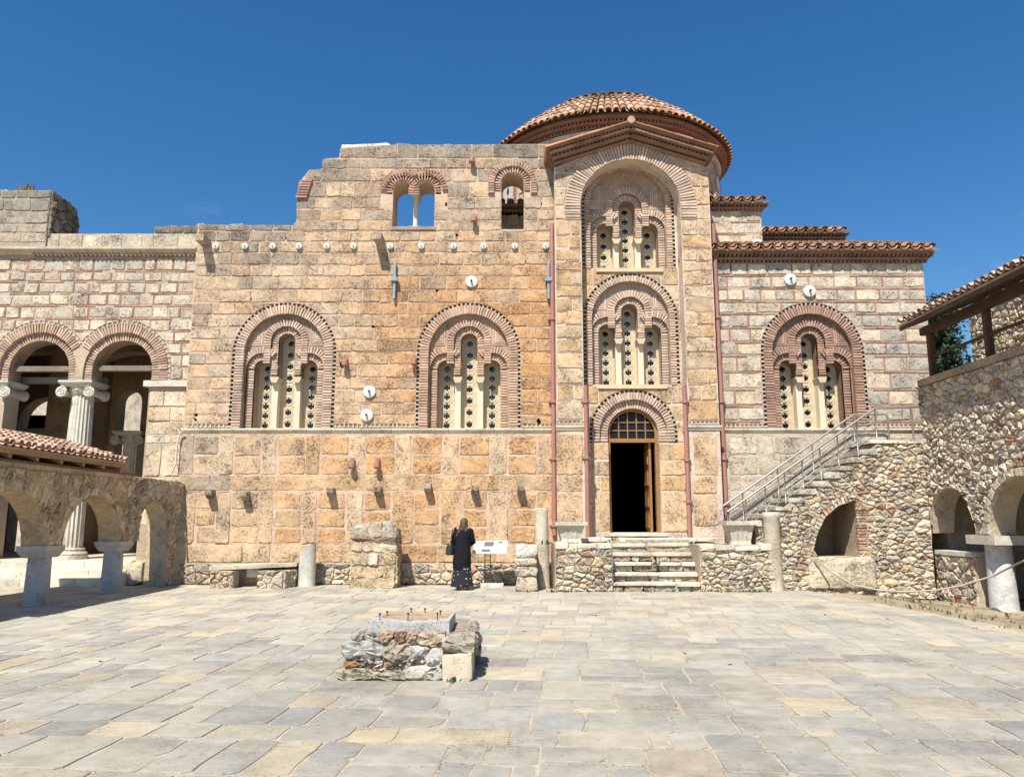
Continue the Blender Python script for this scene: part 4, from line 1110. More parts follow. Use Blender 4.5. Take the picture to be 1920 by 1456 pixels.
for u, v in ((884, 528), (693, 734), (688, 778), (1481, 524), (1517, 546)): anchor(u, v, .165, Y0-.025)
anchor(1420, 458, .15, 20.97)
def pipe(u, vt, vb, Y, joints, ub=None, x=None):
    X = PXm(u, (vt+vb)/2, Y) if x is None else x
    m = MB(); m.tube([(X, Y, PZ(vb, Y)), (X, Y, PZ(vt, Y))], .055, 10); o = m.build('downpipe', 'pipe', church, smooth=True, angle=50)
    for v in joints:
        z = PZ(v, Y); m = MB(); m.lathe([(.058, -.04), (.085, -.03), (.085, .03), (.058, .04)], (X, Y, z), 12); m.fbox(front(Y), X-.12, X+.12, z-.012, z+.012, -.12, -.02); m.build('pipe_collar', 'pipe', o, smooth=True, angle=40)
pipe(1037, 420, 1003, 19.88, (598, 753, 860, 985))
pipe(1100, 722, 1005, 19.44, (753, 858))
pipe(1288, 722, 1005, 19.40, (753, 862, 940))
pipe(1350, 420, 975, 19.88, (595, 753, 860, 945))
for u in (740, 1028):
    X, z = P(u, 525, 19.93); m = MB(); m.box(X-.032, X+.032, 19.86, 19.95, PZ(560, 19.9), PZ(490, 19.9)); m.fbox(front(19.86), X-.09, X+.09, z-.05, z+.05, -.08, .05); m.build('tie_bar_plate', 'blue_steel', church)
for u, v in ((648, 680), (777, 678), (661, 870), (708, 870), (885, 302), (889, 412), (1275, 487)):
    Yq = (19.95 if u != 1275 else 19.98) if v < 800 else 19.9
    X, z = P(u, v, Yq); m = MB(); m.fbox(front(Yq), X-.05, X+.05, z-.02, z+.16, 0, .06); m.lathe([(.05, -.12), (.085, -.08), (.075, .03), (.03, .05)], (X, Yq-.11, z), 12); m.build('wall_lamp', 'pipe', church, smooth=True, angle=40)
for u, v in ((397, 926), (462, 929), (622, 922), (710, 920), (803, 914), (890, 918), (976, 918)):
    Yq = 19.93; X, z = P(u, v, Yq); f_ = frame((X, Yq, z), (0, -1, 0)); m = MB()
    m.prism([(-.12, -.12), (.10, -.12), (.20, -.03), (.26, -.02), (.26, .09), (-.12, .11)], lambda a, b, w: (X+w, Yq-a, z+b), -.085, .085, jit_tint((.36, .31, .23), .2)); m.build('corbel', 'rubble', church)
# stone spouts and beam stubs that throw long shadows
for u, v in ((385, 455), (712, 452)):
    X, z = P(u, v, 19.9); m = MB(); m.box(X-.11, X+.11, 19.5, 20.05, z-.08, z+.10, (.42, .34, .25)); m.build('beam_stub', 'rubble', church)
m = MB(); x, z = P(1495, 803, Y0); m.build('spare', 'cable', church) if 0 else None
# grey cable at the left corner
pts = [P(345, 808, 19.85), P(338, 812, 19.85), P(333, 830, 19.85), P(330, 870, 19.85), P(322, 888, 19.85), P(300, 893, 19.8)]
m = MB(); m.tube([(x, 19.83, z) for x, z in pts], .022, 8); m.build('cable', 'cable', church, smooth=True)
def lerp_p(a, b, t): return (lerp(a[0], b[0], t), lerp(a[1], b[1], t))
# ================================================================ columns
def fluted(parent, c, z0, z1, r, tint=(.60, .56, .47), n=40, name='shaft', lean=(0, 0)):
    m = MB(); h = z1-z0; m.lathe([(r, 0), (r*.99, h*.3), (r*.94, h*.7), (r*.86, h)], (c[0], c[1], z0), n, tint, flute=.10, lean=lean, cap=False)
    return m.build(name, 'worn_marble', parent)
def ionic(parent, c, zt, r, tint=(.58, .54, .45), s=1.0):
    """abacus, two rolled volutes front and back, egg band and necking; zt is the top of the abacus"""
    x, y = c; a = MB(); w = r*1.55*s
    a.add([(x-w*.82, y-w*.82, zt-.16), (x+w*.82, y-w*.82, zt-.16), (x+w*.82, y+w*.82, zt-.16), (x-w*.82, y+w*.82, zt-.16), (x-w, y-w, zt-.05), (x+w, y-w, zt-.05), (x+w, y+w, zt-.05), (x-w, y+w, zt-.05), (x-w, y-w, zt), (x+w, y-w, zt), (x+w, y+w, zt), (x-w, y+w, zt)],
          [(3,2,1,0)]+[(i+4*k, (i+1) % 4+4*k, (i+1) % 4+4*k+4, i+4*k+4) for k in (0, 1) for i in range(4)]+[(8,9,10,11)], tint)
    ao = a.build('capital', 'worn_marble', parent)
    for s_ in (-1, 1):
        v = MB(); vx = x+s_*w*.80; vz = zt-.30; rr = .15*s
        prof = [(rr, -w*.92), (rr*.62, -w*.3), (rr*.62, w*.3), (rr, w*.92)]; n = 16; V = []; Fc = []
        for (q, yy) in prof:
            for k in range(n): V.append((vx+q*cos(2*pi*k/n), y+yy, vz+q*sin(2*pi*k/n)))
        for i in range(3):
            for k in range(n): Fc.append((i*n+k, (i+1)*n+k, (i+1)*n+(k+1) % n, i*n+(k+1) % n))
        Fc += [tuple(range(n)), tuple(reversed(range(3*n, 4*n)))]; v.add(V, Fc, tint)
        # spiral ridge on the front of the roll
        pts = []
        for k in range(26): t = k/25*2.6*2*pi*.75; q = rr*(1-.033*k); pts.append((vx+s_*q*cos(t+pi/2), y-w*.93, vz+q*sin(t+pi/2)))
        v.tube(pts, .014*s, 5, mixc(tint, (1, 1, 1), .15)); v.build('volute', 'worn_marble', ao, smooth=True, angle=40)
    e = MB(); e.lathe([(r*.95, -.36), (r*1.04, -.33), (r*1.22, -.24), (r*1.22, -.16)], (x, y, zt), 32, tint, flute=.05, cap=False); e.build('echinus', 'worn_marble', ao)
    return ao
# ================================================================ open porch on the left
porch = thing('porch', 'two-storey stone porch with twin brick arches on fluted columns, left of the church', 'porch', (-12, 20.15, 0))
YF = 20.15; ff = front(YF); PXL, PXR = -17.0, XL+.02; FL = .60
cR, cL = PXm(227, 690, YF), PXm(71, 690, YF); rA = .79; pzs = PZ(638, YF)-rA; zab = PZ(714, YF)
pt = PZ(470, YF)
def arcp(c, r, n=18): return [(c-r*cos(pi*i/n), pzs+r*sin(pi*i/n)) for i in range(n+1)]
rH = 1.005
ph_ = [(cL-rA, FL-.05), (cL-rA, zab), (cL-rH, zab)]+arcp(cL, rH)+[(cL+rH, zab), (cR-rH, zab)]+arcp(cR, rH)+[(cR+rH, zab), (cR+rA, zab), (cR+rA, FL-.05)]
m = MB(); plate(m, [(PXL, FL-.3), (PXR, FL-.3), (PXR, pt), (PXL, pt)], [ph_], ff, -.6, 0, (.47, .37, .28)); pw = m.build('front_wall', 'mortar', porch)
def tint_p(x, z): 
    g = .25+.35*sstep(6.5, 8, z); t = mixc((.58, .49, .36), (.35, .325, .275), max(0, min(1, g*.8+rng.choice((-.3, -.15, 0, .35))*rng.random()*1.4))); return jit_tint(t, .12)
RP = 1.25; zl_ = [PZ(v, YF) for v in (482, 509, 529, 551, 574, 598, 621, 642, 664, 690, 713)]
hAr = arch_pts(cR, pzs-.4, pzs, RP+.08, 24); hAl = arch_pts(cL, pzs-.4, pzs, RP+.08, 24)
masonry(pw, 'porch_stone', ff, [(b+.022, a-.022) for a, b in zip(zl_, zl_[1:])], -14.9, PXR-.02, [hAr, hAl], 'ashlar', tint_p, mw=.42, gap=.05, vary=.25, minw=.22, vbrick=mixc(RED, BRICK, .5))
for z in zl_[1:]: brick_course(pw, ff, z, -14.9, PXR-.02, [hAr, hAl], mixc(RED, BRICK, .5), .03, .85)
zl2 = [PZ(v, YF) for v in (732, 762, 790, 815, 832, 893, 935, 985, 1040)]
masonry(pw, 'pier_stone', ff, [(b+.012, a-.012) for a, b in zip(zl2, zl2[1:])], cR+rA+.03, PXR-.02, [], 'ashlar', lambda x, z: jit_tint(mixc((.58, .49, .35), ORA, .35*rng.random()), .12), mw=.5, gap=.03, minw=.25)
for i, c in enumerate((cL, cR)):
    brick_arch(pw, ff, c, pzs, rA+.005, 1.0, zab+.02, -.075, (.50, .365, .265), (.34, .25, .185), .068, depth=.5)
    brick_arch(pw, ff, c, pzs, 1.01, RP, pzs-.3, .012, (.49, .35, .255), (.34, .25, .185), .07, depth=.05, a0=(.17*pi if i == 0 else 0), a1=(pi if i == 0 else .83*pi), z0r=pzs+.01)
    a0, a1 = (.17*pi, pi) if i == 0 else (0, .83*pi)
    path = [(c+RP*cos(a1+(a0-a1)*k/30), pzs+RP*sin(a1+(a0-a1)*k/30)) for k in range(31)]
    if i == 1: path += [(c+RP, pzs-.2), (c+RP, zab+.05)]
    dentil_band(pw, front(YF-.016), path, .075, depth=.05, pitch=.13)
# jamb bricks right of the right arch
m = MB(); z = zab+.05
while z < pzs: m.fbox(ff, cR+1.01, cR+RP, z-.02, z+.02, -.01, .014, jit_tint(mixc(BRICK, PINK, .45), .2)); z += .07
m.build('brick_jamb', 'brick', pw, kind='stuff')
m = MB(); m.fbox(ff, cR+rA-.12, PXR-.03, zab-.16, zab+.0, -.6, .10, (.58, .52, .41)); m.build('impost', 'worn_marble', porch)
string_course(PXL, PXR-.02, YF, PZ(466, YF), .9, .20, (.50, .44, .32), porch, .20)
m = MB(); x = PXL+4
while x < PXR-.1: m.fbox(ff, x, x+.06, PZ(482, YF)+.01, PZ(478, YF)+.06, -.01, .11, jit_tint((.38, .25, .18), .2)); x += .12
m.build('brick_cornice', 'brick', porch, kind='stuff')
# parapet and the taller stump
pz1 = PZ(438, YF+.1); m = MB(); m.box(PXL, PXR-.01, YF+.1, YF+.6, pt, pz1, (.47, .39, .30)); po_ = m.build('parapet', 'mortar', porch)
masonry(po_, 'parapet_stone', front(YF+.1), [(pt+.03, pz1-.03)], -15.5, PXR-.02, [], 'ashlar', tint_p, mw=.5, gap=.03)
m = MB(); x0, x1 = PXm(290, 430, YF+.1), PXR-.01; z1 = PZ(424, YF+.1); m.box(x0, x1, YF+.1, YF+.55, pz1+.002, z1-.02, (.3, .27, .22)); u_ = m.build('parapet_top', 'mortar', porch)
masonry(u_, 'parapet_stone', front(YF+.1), [(pz1+.012, z1)], x0, x1, [], 'ashlar', lambda x, z: jit_tint(GRY, .2), mw=.5, gap=.02)
sx0, sx1 = -16.5, PXm(91, 400, YF+.02); sz0, sz1 = pz1-.4, PZ(357, YF+.02)
m = MB(); pf = [(sx0, sz0), (sx1, sz0), (sx1, sz1), (sx0, sz1)]
m.box(sx0, sx1, YF+.02, YF+1.35, sz0, sz1, (.40, .33, .26)); stp = m.build('wall_stump', 'mortar', porch)
sl = [PZ(v, YF+.02) for v in (357, 373, 396, 420, 437, 455)]
masonry(stp, 'stump_stone', front(YF+.02), [(b+.015, a-.01) for a, b in zip(sl, sl[1:])], -15.2, sx1, [], 'ashlar', lambda x, z: jit_tint(mixc((.44, .375, .285), GRY, sstep(sz1-1.1, sz1-.1, z)*.9), .15), mw=.55, gap=.03)
rubble(stp, 'stump_rubble', frame((sx1, YF+.05, 0), (0, 1, 0)), [(0, sz0+.3), (1.28, sz0+.3), (1.36, sz0+.9), (1.2, sz1-.15), (.8, sz1), (0, sz1)], [], .3, 'rubble', lambda x, z, r: jit_tint((.27, .225, .17), .2, r), 1.2, .03, .08, 60, 3)
ragged_top(stp, [(-16.3, sz1), (sx1-.02, sz1-.01)], YF+.02, YF+1.2, (.27, .24, .195), random.Random(94)); ragged_top(po_, [(-15, pz1), (x0-.05, pz1)], YF+.1, YF+.6, (.42, .33, .24), random.Random(95)); ragged_top(u_, [(x0, z1), (x1, z1)], YF+.1, YF+.55, (.25, .225, .185), random.Random(96))
# inside of the porch
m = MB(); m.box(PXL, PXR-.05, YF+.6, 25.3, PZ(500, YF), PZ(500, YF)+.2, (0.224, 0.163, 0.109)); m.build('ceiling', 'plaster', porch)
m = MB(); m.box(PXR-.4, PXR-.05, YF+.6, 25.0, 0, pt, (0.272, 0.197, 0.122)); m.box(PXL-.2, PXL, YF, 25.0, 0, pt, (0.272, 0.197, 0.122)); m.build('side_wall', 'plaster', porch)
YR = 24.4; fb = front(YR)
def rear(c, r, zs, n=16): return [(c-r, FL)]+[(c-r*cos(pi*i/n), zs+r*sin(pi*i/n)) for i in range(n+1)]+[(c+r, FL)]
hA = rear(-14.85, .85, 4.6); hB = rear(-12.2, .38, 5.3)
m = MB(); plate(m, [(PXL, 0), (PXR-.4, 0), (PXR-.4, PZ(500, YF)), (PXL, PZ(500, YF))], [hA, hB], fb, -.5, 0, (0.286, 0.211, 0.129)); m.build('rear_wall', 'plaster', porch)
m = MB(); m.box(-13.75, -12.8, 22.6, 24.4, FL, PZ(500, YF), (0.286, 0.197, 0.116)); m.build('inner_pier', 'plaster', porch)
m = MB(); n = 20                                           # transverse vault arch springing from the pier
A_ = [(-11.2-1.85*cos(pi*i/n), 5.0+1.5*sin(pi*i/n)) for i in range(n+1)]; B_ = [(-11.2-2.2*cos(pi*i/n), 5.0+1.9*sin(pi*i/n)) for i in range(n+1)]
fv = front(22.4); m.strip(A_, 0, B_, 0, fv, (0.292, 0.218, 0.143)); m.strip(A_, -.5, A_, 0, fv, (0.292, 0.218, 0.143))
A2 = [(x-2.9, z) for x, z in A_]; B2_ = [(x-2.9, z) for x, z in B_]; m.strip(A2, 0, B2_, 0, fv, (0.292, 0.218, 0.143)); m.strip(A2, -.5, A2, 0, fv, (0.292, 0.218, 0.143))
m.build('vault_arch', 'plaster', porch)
for (x0, x1, v) in ((cL-rA, cL+rA, 692), (cR-rA, cR+rA, 691)):
    m = MB(); z = PZ(v, YF+.3); m.box(x0, x1, YF+.22, YF+.40, z-.07, z+.07, (.20, .165, .13)); m.build('tie_beam', 'wood', porch)
m = MB(); z = PZ(713, YF+.8); m.box(cL-rA-.3, cL+rA+.6, YF+.75, YF+.95, z-.08, z+.08, (.25, .22, .19)); m.build('tie_beam', 'wood', porch)
mc_ = (cL+cR)/2
ionic(porch, (mc_, YF+.30), zab, .29); m = fluted(porch, (mc_, YF+.30), FL+.28, zab-.34, .31, name='column')
m = MB(); m.lathe([(.46, 0), (.46, .09), (.41, .1), (.44, .14), (.41, .19), (.36, .21), (.385, .25), (.36, .29)], (mc_, YF+.30, FL), 28, (.60, .55, .45)); m.build('column_base', 'worn_marble', porch, smooth=True, angle=40)
xl_ = cL-rA-.32
ionic(porch, (xl_, YF+.30), zab, .29); m = MB(); m.box(xl_-.25, xl_+.25, YF+.05, YF+.55, FL, zab-.34, (.52, .46, .36)); m.build('pillar', 'worn_marble', porch)
for x, zc_ in ((-14.9, 4.42), (-12.1, 4.35)):
    ionic(porch, (x, YR+.2), zc_, .30); fluted(porch, (x, YR+.2), FL, zc_-.34, .31, name='column')
    m = MB(); m.lathe([(.44, 0), (.44, .1), (.38, .2)], (x, YR+.2, FL), 24, (.58, .54, .46)); m.build('column_base', 'worn_marble', porch)
m = MB(); m.box(PXL, PXR-.3, 19.95, 25.2, .02, FL, (.55, .48, .37)); m.build('porch_floor', 'worn_marble', porch)
for k in range(3):
    y0, z1 = 19.28+.23*k, FL*(k+1)/3-.004*(k == 2); x = PXL+2
    while x < -9.55:
        L = rng.uniform(.7, 1.5); L = min(L, -9.5-x); m = MB(); e = .005
        V = [(x+e, y0, 0), (x+L-e, y0, 0), (x+L-e, 19.96, 0), (x+e, 19.96, 0), (x+e, y0+.01, z1-.02), (x+L-e, y0+.01, z1-.02), (x+e, y0+.03, z1), (x+L-e, y0+.03, z1), (x+L-e, 19.96, z1), (x+e, 19.96, z1)]
        m.add(V, [(0,1,5,4),(4,5,7,6),(6,7,8,9),(1,2,8,7,5),(3,0,4,6,9)], jit_tint((.60, .54, .43), .12)); m.build('step_stone', 'worn_marble', porch); x += L
# sunlit building beyond the porch
far = thing('courtyard_building', 'sunlit pale stone building seen through the porch arches', 'building', (-18, 36, 0))
m = MB(); fo = front(36.0); hs_ = [[(x, z), (x+.7, z), (x+.7, z+1.2), (x, z+1.2)] for x in (-27, -24.5, -20.75, -111.2) for z in (5.2,)]
plate(m, [(-30, 0), (-14, 0), (-14, 11.2), (-30, 11.2)], hs_, fo, -.5, 0, (.48, .41, .31)); fo_ = m.build('wall', 'ashlar', far)
for h in hs_: m = MB(); m.fbox(fo, h[0][0], h[1][0], h[0][1], h[2][1], -.4, -.3); m.build('window', 'glass', far)
m = MB(); m.add([(-30.4, 35.6, 11.2), (-13.6, 35.6, 11.2), (-13.6, 40, 12.8), (-30.4, 40, 12.8), (-30.4, 35.6, 11.1), (-13.6, 35.6, 11.1)], [(0, 1, 2, 3), (4, 5, 1, 0)], (.42, .24, .15)); m.build('roof', 'tile', far)

# ================================================================ low arcade in the left foreground
arc_ = thing('arcade', 'low rubble arcade on stubby grey columns with a tiled lean-to roof', 'arcade', (-9.08, 15, 0))
AX = -9.08; AF = AX+.25; fa = frame((AF, 0, 0), (0, 1, 0)); ZC = 1.12; ZT = 2.62
cols = [12.35, 15.19, 17.98]
def halfarch(c0, c1, rise, n=14):
    a, b = c0+.24, c1-.24; c, r = (a+b)/2, (b-a)/2; return [(c-r*cos(pi*i/n), ZC+rise*sin(pi*i/n)) for i in range(n+1)]
out = [(9.0, ZC)]
h1 = halfarch(cols[0]-2.84, cols[0], 1.02); h2 = halfarch(cols[0], cols[1], 1.02); h3 = halfarch(cols[1], cols[2], 1.0)
out += h1+h2+h3+[(18.25, ZC), (18.25, ZT), (9.0, ZT)]
m = MB(); m.prism(out, fa, -.5, 0, (.52, .395, .235)); aw = m.build('arcade_wall', 'plaster', arc_)
def tint_a(x, z, r): return jit_tint(r.choice([(.53, .40, .24), (.49, .37, .225), (.56, .44, .28), (.47, .35, .215), (.54, .42, .275)]), .15, r)
rubble(aw, 'rubble_stone', fa, [(12.0, ZC)]+[p for p in out if p[0] > 12.0 and p[1] < ZT]+[(18.25, ZT-.1), (12.0, ZT-.1)], [], .30, 'rubble', tint_a, 1.25, .06, .022, 190, 8, rough=.010)
for y in cols:
    m = MB(); m.lathe([(.235, -.02), (.22, .1), (.205, .8), (.195, ZC-.20)], (AX, y, 0), 24, (.40, .40, .385), lean=(.0, 0)); m.build('column', 'worn_marble', arc_, smooth=True, angle=40)
    m = MB(); a, b = .22, .30
    m.add([(AX-a, y-a, ZC-.22), (AX+a, y-a, ZC-.22), (AX+a, y+a, ZC-.22), (AX-a, y+a, ZC-.22), (AX-b, y-b, ZC-.08), (AX+b, y-b, ZC-.08), (AX+b, y+b, ZC-.08), (AX-b, y+b, ZC-.08), (AX-b, y-b, ZC+.003), (AX+b, y-b, ZC+.003), (AX+b, y+b, ZC+.003), (AX-b, y+b, ZC+.003)],
          [(3,2,1,0)]+[(i+4*k, (i+1) % 4+4*k, (i+1) % 4+4*k+4, i+4*k+4) for k in (0, 1) for i in range(4)]+[(8,9,10,11)], (.47, .45, .41)); m.build('capital', 'worn_marble', arc_)
for hh in (h1, h2, h3):                                    # rough voussoirs along the arch edges
    n = len(hh)-1; c0 = ((hh[0][0]+hh[-1][0])/2, ZC)
    for i in range(n):
        a, b = hh[i], hh[i+1]; e = rng.uniform(.14, .24)
        def ofs(p): d = Vector((p[0]-c0[0], p[1]-c0[1]+.3)).normalized(); return (p[0]+d.x*e, p[1]+d.y*e)
        poly = [lerp_p(a, b, .05), ofs(lerp_p(a, b, .05)), ofs(lerp_p(a, b, .95)), lerp_p(a, b, .95)]
        if area(poly) < 0: poly.reverse()
        q = MB(); stone(q, densify(poly, .08), fa, rng.uniform(.015, .035), .012, jit_tint((.55, .44, .29), .15), .006, facet=.006); q.build('voussoir', 'rubble', aw, smooth=True, angle=25)
# last bay, turned towards the church
O2 = Vector((AF, 18.0, 0)); D2 = Vector((-8.42, 19.93, 0))-O2; L2 = D2.length; fa2 = frame(O2, D2)
r2 = .52; c2 = .92; o2 = [(0.0, ZC), (.25, ZC), (c2-r2, ZC+.0)]+[(c2-r2*cos(pi*i/14), 1.45+.62*sin(pi*i/14)) for i in range(15)]+[(c2+r2, ZC), (c2+r2, 0), (L2, 0), (L2, 2.50), (L2-.08, 2.56), (0, 2.60)]
m = MB(); m.prism(o2, fa2, -.55, 0, (.50, .39, .26)); aw2 = m.build('end_wall', 'plaster', arc_)
rubble(aw2, 'rubble_stone', fa2, o2, [], .27, 'rubble', lambda x, z, r: jit_tint(r.choice([(.51, .40, .27), (.45, .36, .25), (.56, .47, .34), (.48, .37, .24)]), .12, r), 1.3, .03, .03, 120, 9)
bt = MB(); q0 = fa2(L2-.30, 0, .02); 
for k in range(1):
    a = fa2(L2-.28, 0, .01); b = fa2(L2+.0, 0, .01)
    V = [fa2(L2-.30, 0, 0), fa2(L2-.02, 0, .34), fa2(L2+.02, 0, -.1), fa2(L2-.30, 2.5, -.05), fa2(L2-.02, 2.5, .02), fa2(L2+.02, 2.5, -.1)]
    bt.add(V, [(0, 1, 4, 3), (1, 2, 5, 4), (3, 4, 5), (2, 0, 3, 5)], (.40, .31, .21))
bt.build('buttress', 'plaster', arc_)
# roof: tiles, fascia, rafter ends
ES = radians(15.5); EX, EZ = -8.68, 2.90
tile_roof(arc_, (EX, 11.6, EZ), (0, 1, 0), (-cos(ES), 0, sin(ES)), 5.9, 1.5, .21, .34, (.50, .31, .215))
m = MB(); m.box(EX-.06, EX-.02, 11.6, 17.5, EZ-.15, EZ-.045, (.34, .20, .10)); m.build('fascia_board', 'wood', arc_)
y = 11.9
while y < 17.5:
    m = MB(); m.add([(EX-.06, y-.05, EZ-.22), (EX-.06, y+.05, EZ-.22), (EX-.06, y+.05, EZ-.10), (EX-.06, y-.05, EZ-.10), (EX-1.4, y-.05, EZ+.16), (EX-1.4, y+.05, EZ+.16), (EX-1.4, y+.05, EZ+.28), (EX-1.4, y-.05, EZ+.28)], [(0,1,2,3),(7,6,5,4),(4,5,1,0),(5,6,2,1),(6,7,3,2),(7,4,0,3)], (.30, .20, .12)); m.build('rafter', 'wood', arc_); y += .78
m = MB(); m.box(AF-.52, AF+.01, 9, 18.2, ZT+.0, ZT+.05, (.16, .10, .06)); m.build('wall_plate', 'wood', arc_)
m = MB(); m.box(AF-.50, AF-.45, 9, 18.1, ZT+.05, ZT+.46, (.10, .065, .04)); m.build('eave_shade_board', 'wood', arc_)  # added dark board closes the open gap, standing in for shade under the roof
m = MB(); m.add([(EX-1.45, 11.5, EZ+.38), (EX-1.45, 17.6, EZ+.38), (EX-3.0, 17.6, EZ+.0), (EX-3.0, 11.5, EZ+.0)], [(3, 2, 1, 0)], (.46, .28, .19)); m.build('rear_slope', 'tile', arc_)

m = MB(); stone(m, rect_outline(-9.85, -9.15, .02, .56, .02, .05, .15), front(19.62), .06, .04, (.56, .475, .34), .015, back=.5); m.build('pier_foot', 'rubble', porch, smooth=True, angle=50)
m = MB(); m.box(-9.5, XPL, 19.98, 20.15, 0, 1.5, (.44, .35, .25)); m.build('pier_core', 'mortar', porch)
# ================================================================ entrance platform and steps
ent = thing('entrance_steps', 'worn stone steps and rubble platform in front of the open church door', 'steps', (3.2, 18.6, 0))
YE = 18.0; fe = front(YE); EX0, EX1, EX2, EX3 = .98, 2.30, 4.28, 6.0; EZt = 1.06
m = MB(); m.box(EX0, EX1, YE, 19.9, 0, EZt, (.44, .36, .27)); m.box(EX2, EX3, YE, 19.9, 0, EZt-.03, (.44, .36, .27)); m.box(EX1-.01, EX2+.01, 19.0, 19.95, 0, EZt+.07, (.44, .36, .27)); eb = m.build('platform', 'mortar', ent)
def rub2(x, z, r):
    if r.random() < .035: return jit_tint((.43, .29, .20), .15, r)
    return jit_tint(r.choice(RUB+[(.52, .47, .385)]), .15, r)
for (a, b, sd) in ((EX0, EX1, 21), (EX2, EX3, 22)): rubble(eb, 'platform_stone', fe, [(a+.01, .01), (b-.01, .01), (b-.01, EZt-.08), (a+.01, EZt-.08)], [], .26, 'rubble', rub2, 1.7, .022, .05, 90, sd, sizef=lambda x, z: .75+.6*sstep(.3, .9, z))
for (a, b, tz) in ((EX0, EX1, EZt), (EX2, EX3, EZt-.03)):
    x = a
    while x < b-.05:
        L = min(rng.uniform(.3, .8), b-x); d0 = 0
        if rng.random() < .22: x += L*.6; continue
        m = MB(); stone(m, rect_outline(x+.01, x+L-.01, YE-.07+rng.uniform(-.02, .03), YE+.45, .012, .03, .25), (lambda d: lambda u, v, w: (u, v, tz-.07+w-d+(u-x)*.03))(rng.uniform(-.01, .03)), .10*rng.uniform(.7, 1.3), .03, jit_tint((.52, .475, .385), .12), .008); m.build('coping_stone', 'worn_marble', ent, smooth=True, angle=45); x += L
nst = 5
for k in range(nst):
    y0, z0, z1 = YE-.05+.25*k, .21*k, .21*(k+1); x = EX1+.01-.05*(k == 0)
    while x < EX2-.02:                                    # risers of mixed stones
        L = min(rng.uniform(.18, .6), EX2-x)
        if EX2-(x+L) < .15: L = EX2-x
        m = MB(); stone(m, rect_outline(x+.006, x+L-.006, z0+.005, z1-.085, .012, .03, .08), front(y0+.06+rng.uniform(0, .02)), .02, .015, jit_tint(rng.choice([(.46, .40, .31), (.40, .345, .27), (.50, .44, .345), (.44, .31, .22)]), .1), .006, back=.3, facet=.006); m.build('riser_stone', 'rubble', ent, smooth=True, angle=24); x += L
    x = EX1+.01-rng.uniform(0, .08)
    while x < EX2-.02:                                    # worn treads lying on them
        L = min(rng.uniform(.6, 1.5), EX2-x+rng.uniform(0, .06))
        if EX2-(x+L) < .3: L = EX2-x+rng.uniform(0, .05)
        th = rng.uniform(.06, .085); sag = rng.uniform(-.012, .004)
        m = MB(); stone(m, rect_outline(x+.004, x+L-.006, y0+rng.uniform(-.02, .02), y0+.5, .016, .045, .09), (lambda z, s: lambda u, v, w: (u, v, z+w+s))(z1-th-.004, sag), th, .03, jit_tint(rng.choice([(.55, .49, .385), (.50, .445, .35), (.58, .53, .43)]), .08), .006, back=-.001); m.build('tread', 'worn_marble', ent, smooth=True, angle=30); x += L
x = 1.5
while x < 4.9:                                            # flags on top, before the threshold
    L = rng.uniform(.4, .8); m = MB(); stone(m, rect_outline(x+.01, x+L-.01, 19.0, 19.45, .012, .03, .3), lambda u, v, w: (u, v, EZt+.05+w), .06, .015, jit_tint((.60, .545, .44), .1), .006); m.build('flagstone', 'worn_marble', ent, smooth=True, angle=45); x += L
# low rubble stub left of the steps
ls = thing('rubble_stub', 'low square pier of rubble stones beside the leftmost tall column stump', 'pier', (.35, 18.2, 0))
m = MB(); lx0, lx1 = PXm(967, 1060, 18.0), PXm(1008, 1060, 18.0); m.box(lx0+.03, lx1-.02, 18.03, 18.9, 0, .98, (.44, .37, .28)); lb = m.build('core', 'mortar', ls)
for k, (z0, z1) in enumerate(((0, .33), (.34, .56), (.57, .74), (.75, 1.04))): 
    m = MB(); stone(m, rect_outline(lx0, lx1-.0, z0, z1, .02, .06, .12), front(18.02), .06, .05, jit_tint(rng.choice(RUB[:4]) if k < 3 else (.66, .62, .53), .1), .015, back=.3, r=rng); m.build('pier_stone', 'rubble', ls, smooth=True)

# ================================================================ column stumps and baskets
def stump(label, u0, u1, vb, vt, tint, lean=0, slant=0, neck=False):
    uc = (u0+u1)/2; x, y = GR(uc, vb-3)
    if y > 19.35: y = 19.35; x = PXm(uc, vb, y)
    r = (u1-u0)/2/FPX*y; z1 = PZ(vt, y)
    o = thing('column_stump', label, 'column', (x, y, 0), 'broken column shafts standing in the courtyard')
    m = MB(); n = 28; prof = [(r*1.02, -.02), (r, z1*.3), (r*.97, z1*.9), (r*.97, z1-.02)]
    if neck: prof = [(r, -.02), (r*.98, z1*.93), (r*1.12, z1*.955), (r*1.12, z1*.99), (r*1.05, z1)]
    m.lathe(prof, (x, y, 0), n, tint, lean=(lean, 0))
    if slant:
        for i in range(len(m.v)):
            vx, vy, vz = m.v[i]
            if vz > z1*.85: m.v[i] = (vx, vy, vz+(vx-x)*slant)
    m.build('shaft', 'worn_marble', o, smooth=True, angle=40)
    m = MB(); m.lathe([(r*1.0, 0), (r*.98, .03), (r*.5, .035)], (x+lean*z1, y, z1-.005), n, mixc(tint, (.7, .68, .62), .5))
    if not slant: m.build('top_face', 'worn_marble', o, smooth=True, angle=40)
    return o
stump('tall pale column stump leaning left, at the left of the entrance steps', 1006, 1031, 1106, 955, (.54, .48, .375), -.02)
stump('thick pale column stump with a collar, at the right of the entrance steps', 1438, 1469, 1111, 962, (.53, .465, .36), -.005, neck=True)
stump('short whitish column stump with a slanted break, beside the stone bench', 560, 590, 1092, 1022, (.57, .55, .48), 0, .45)
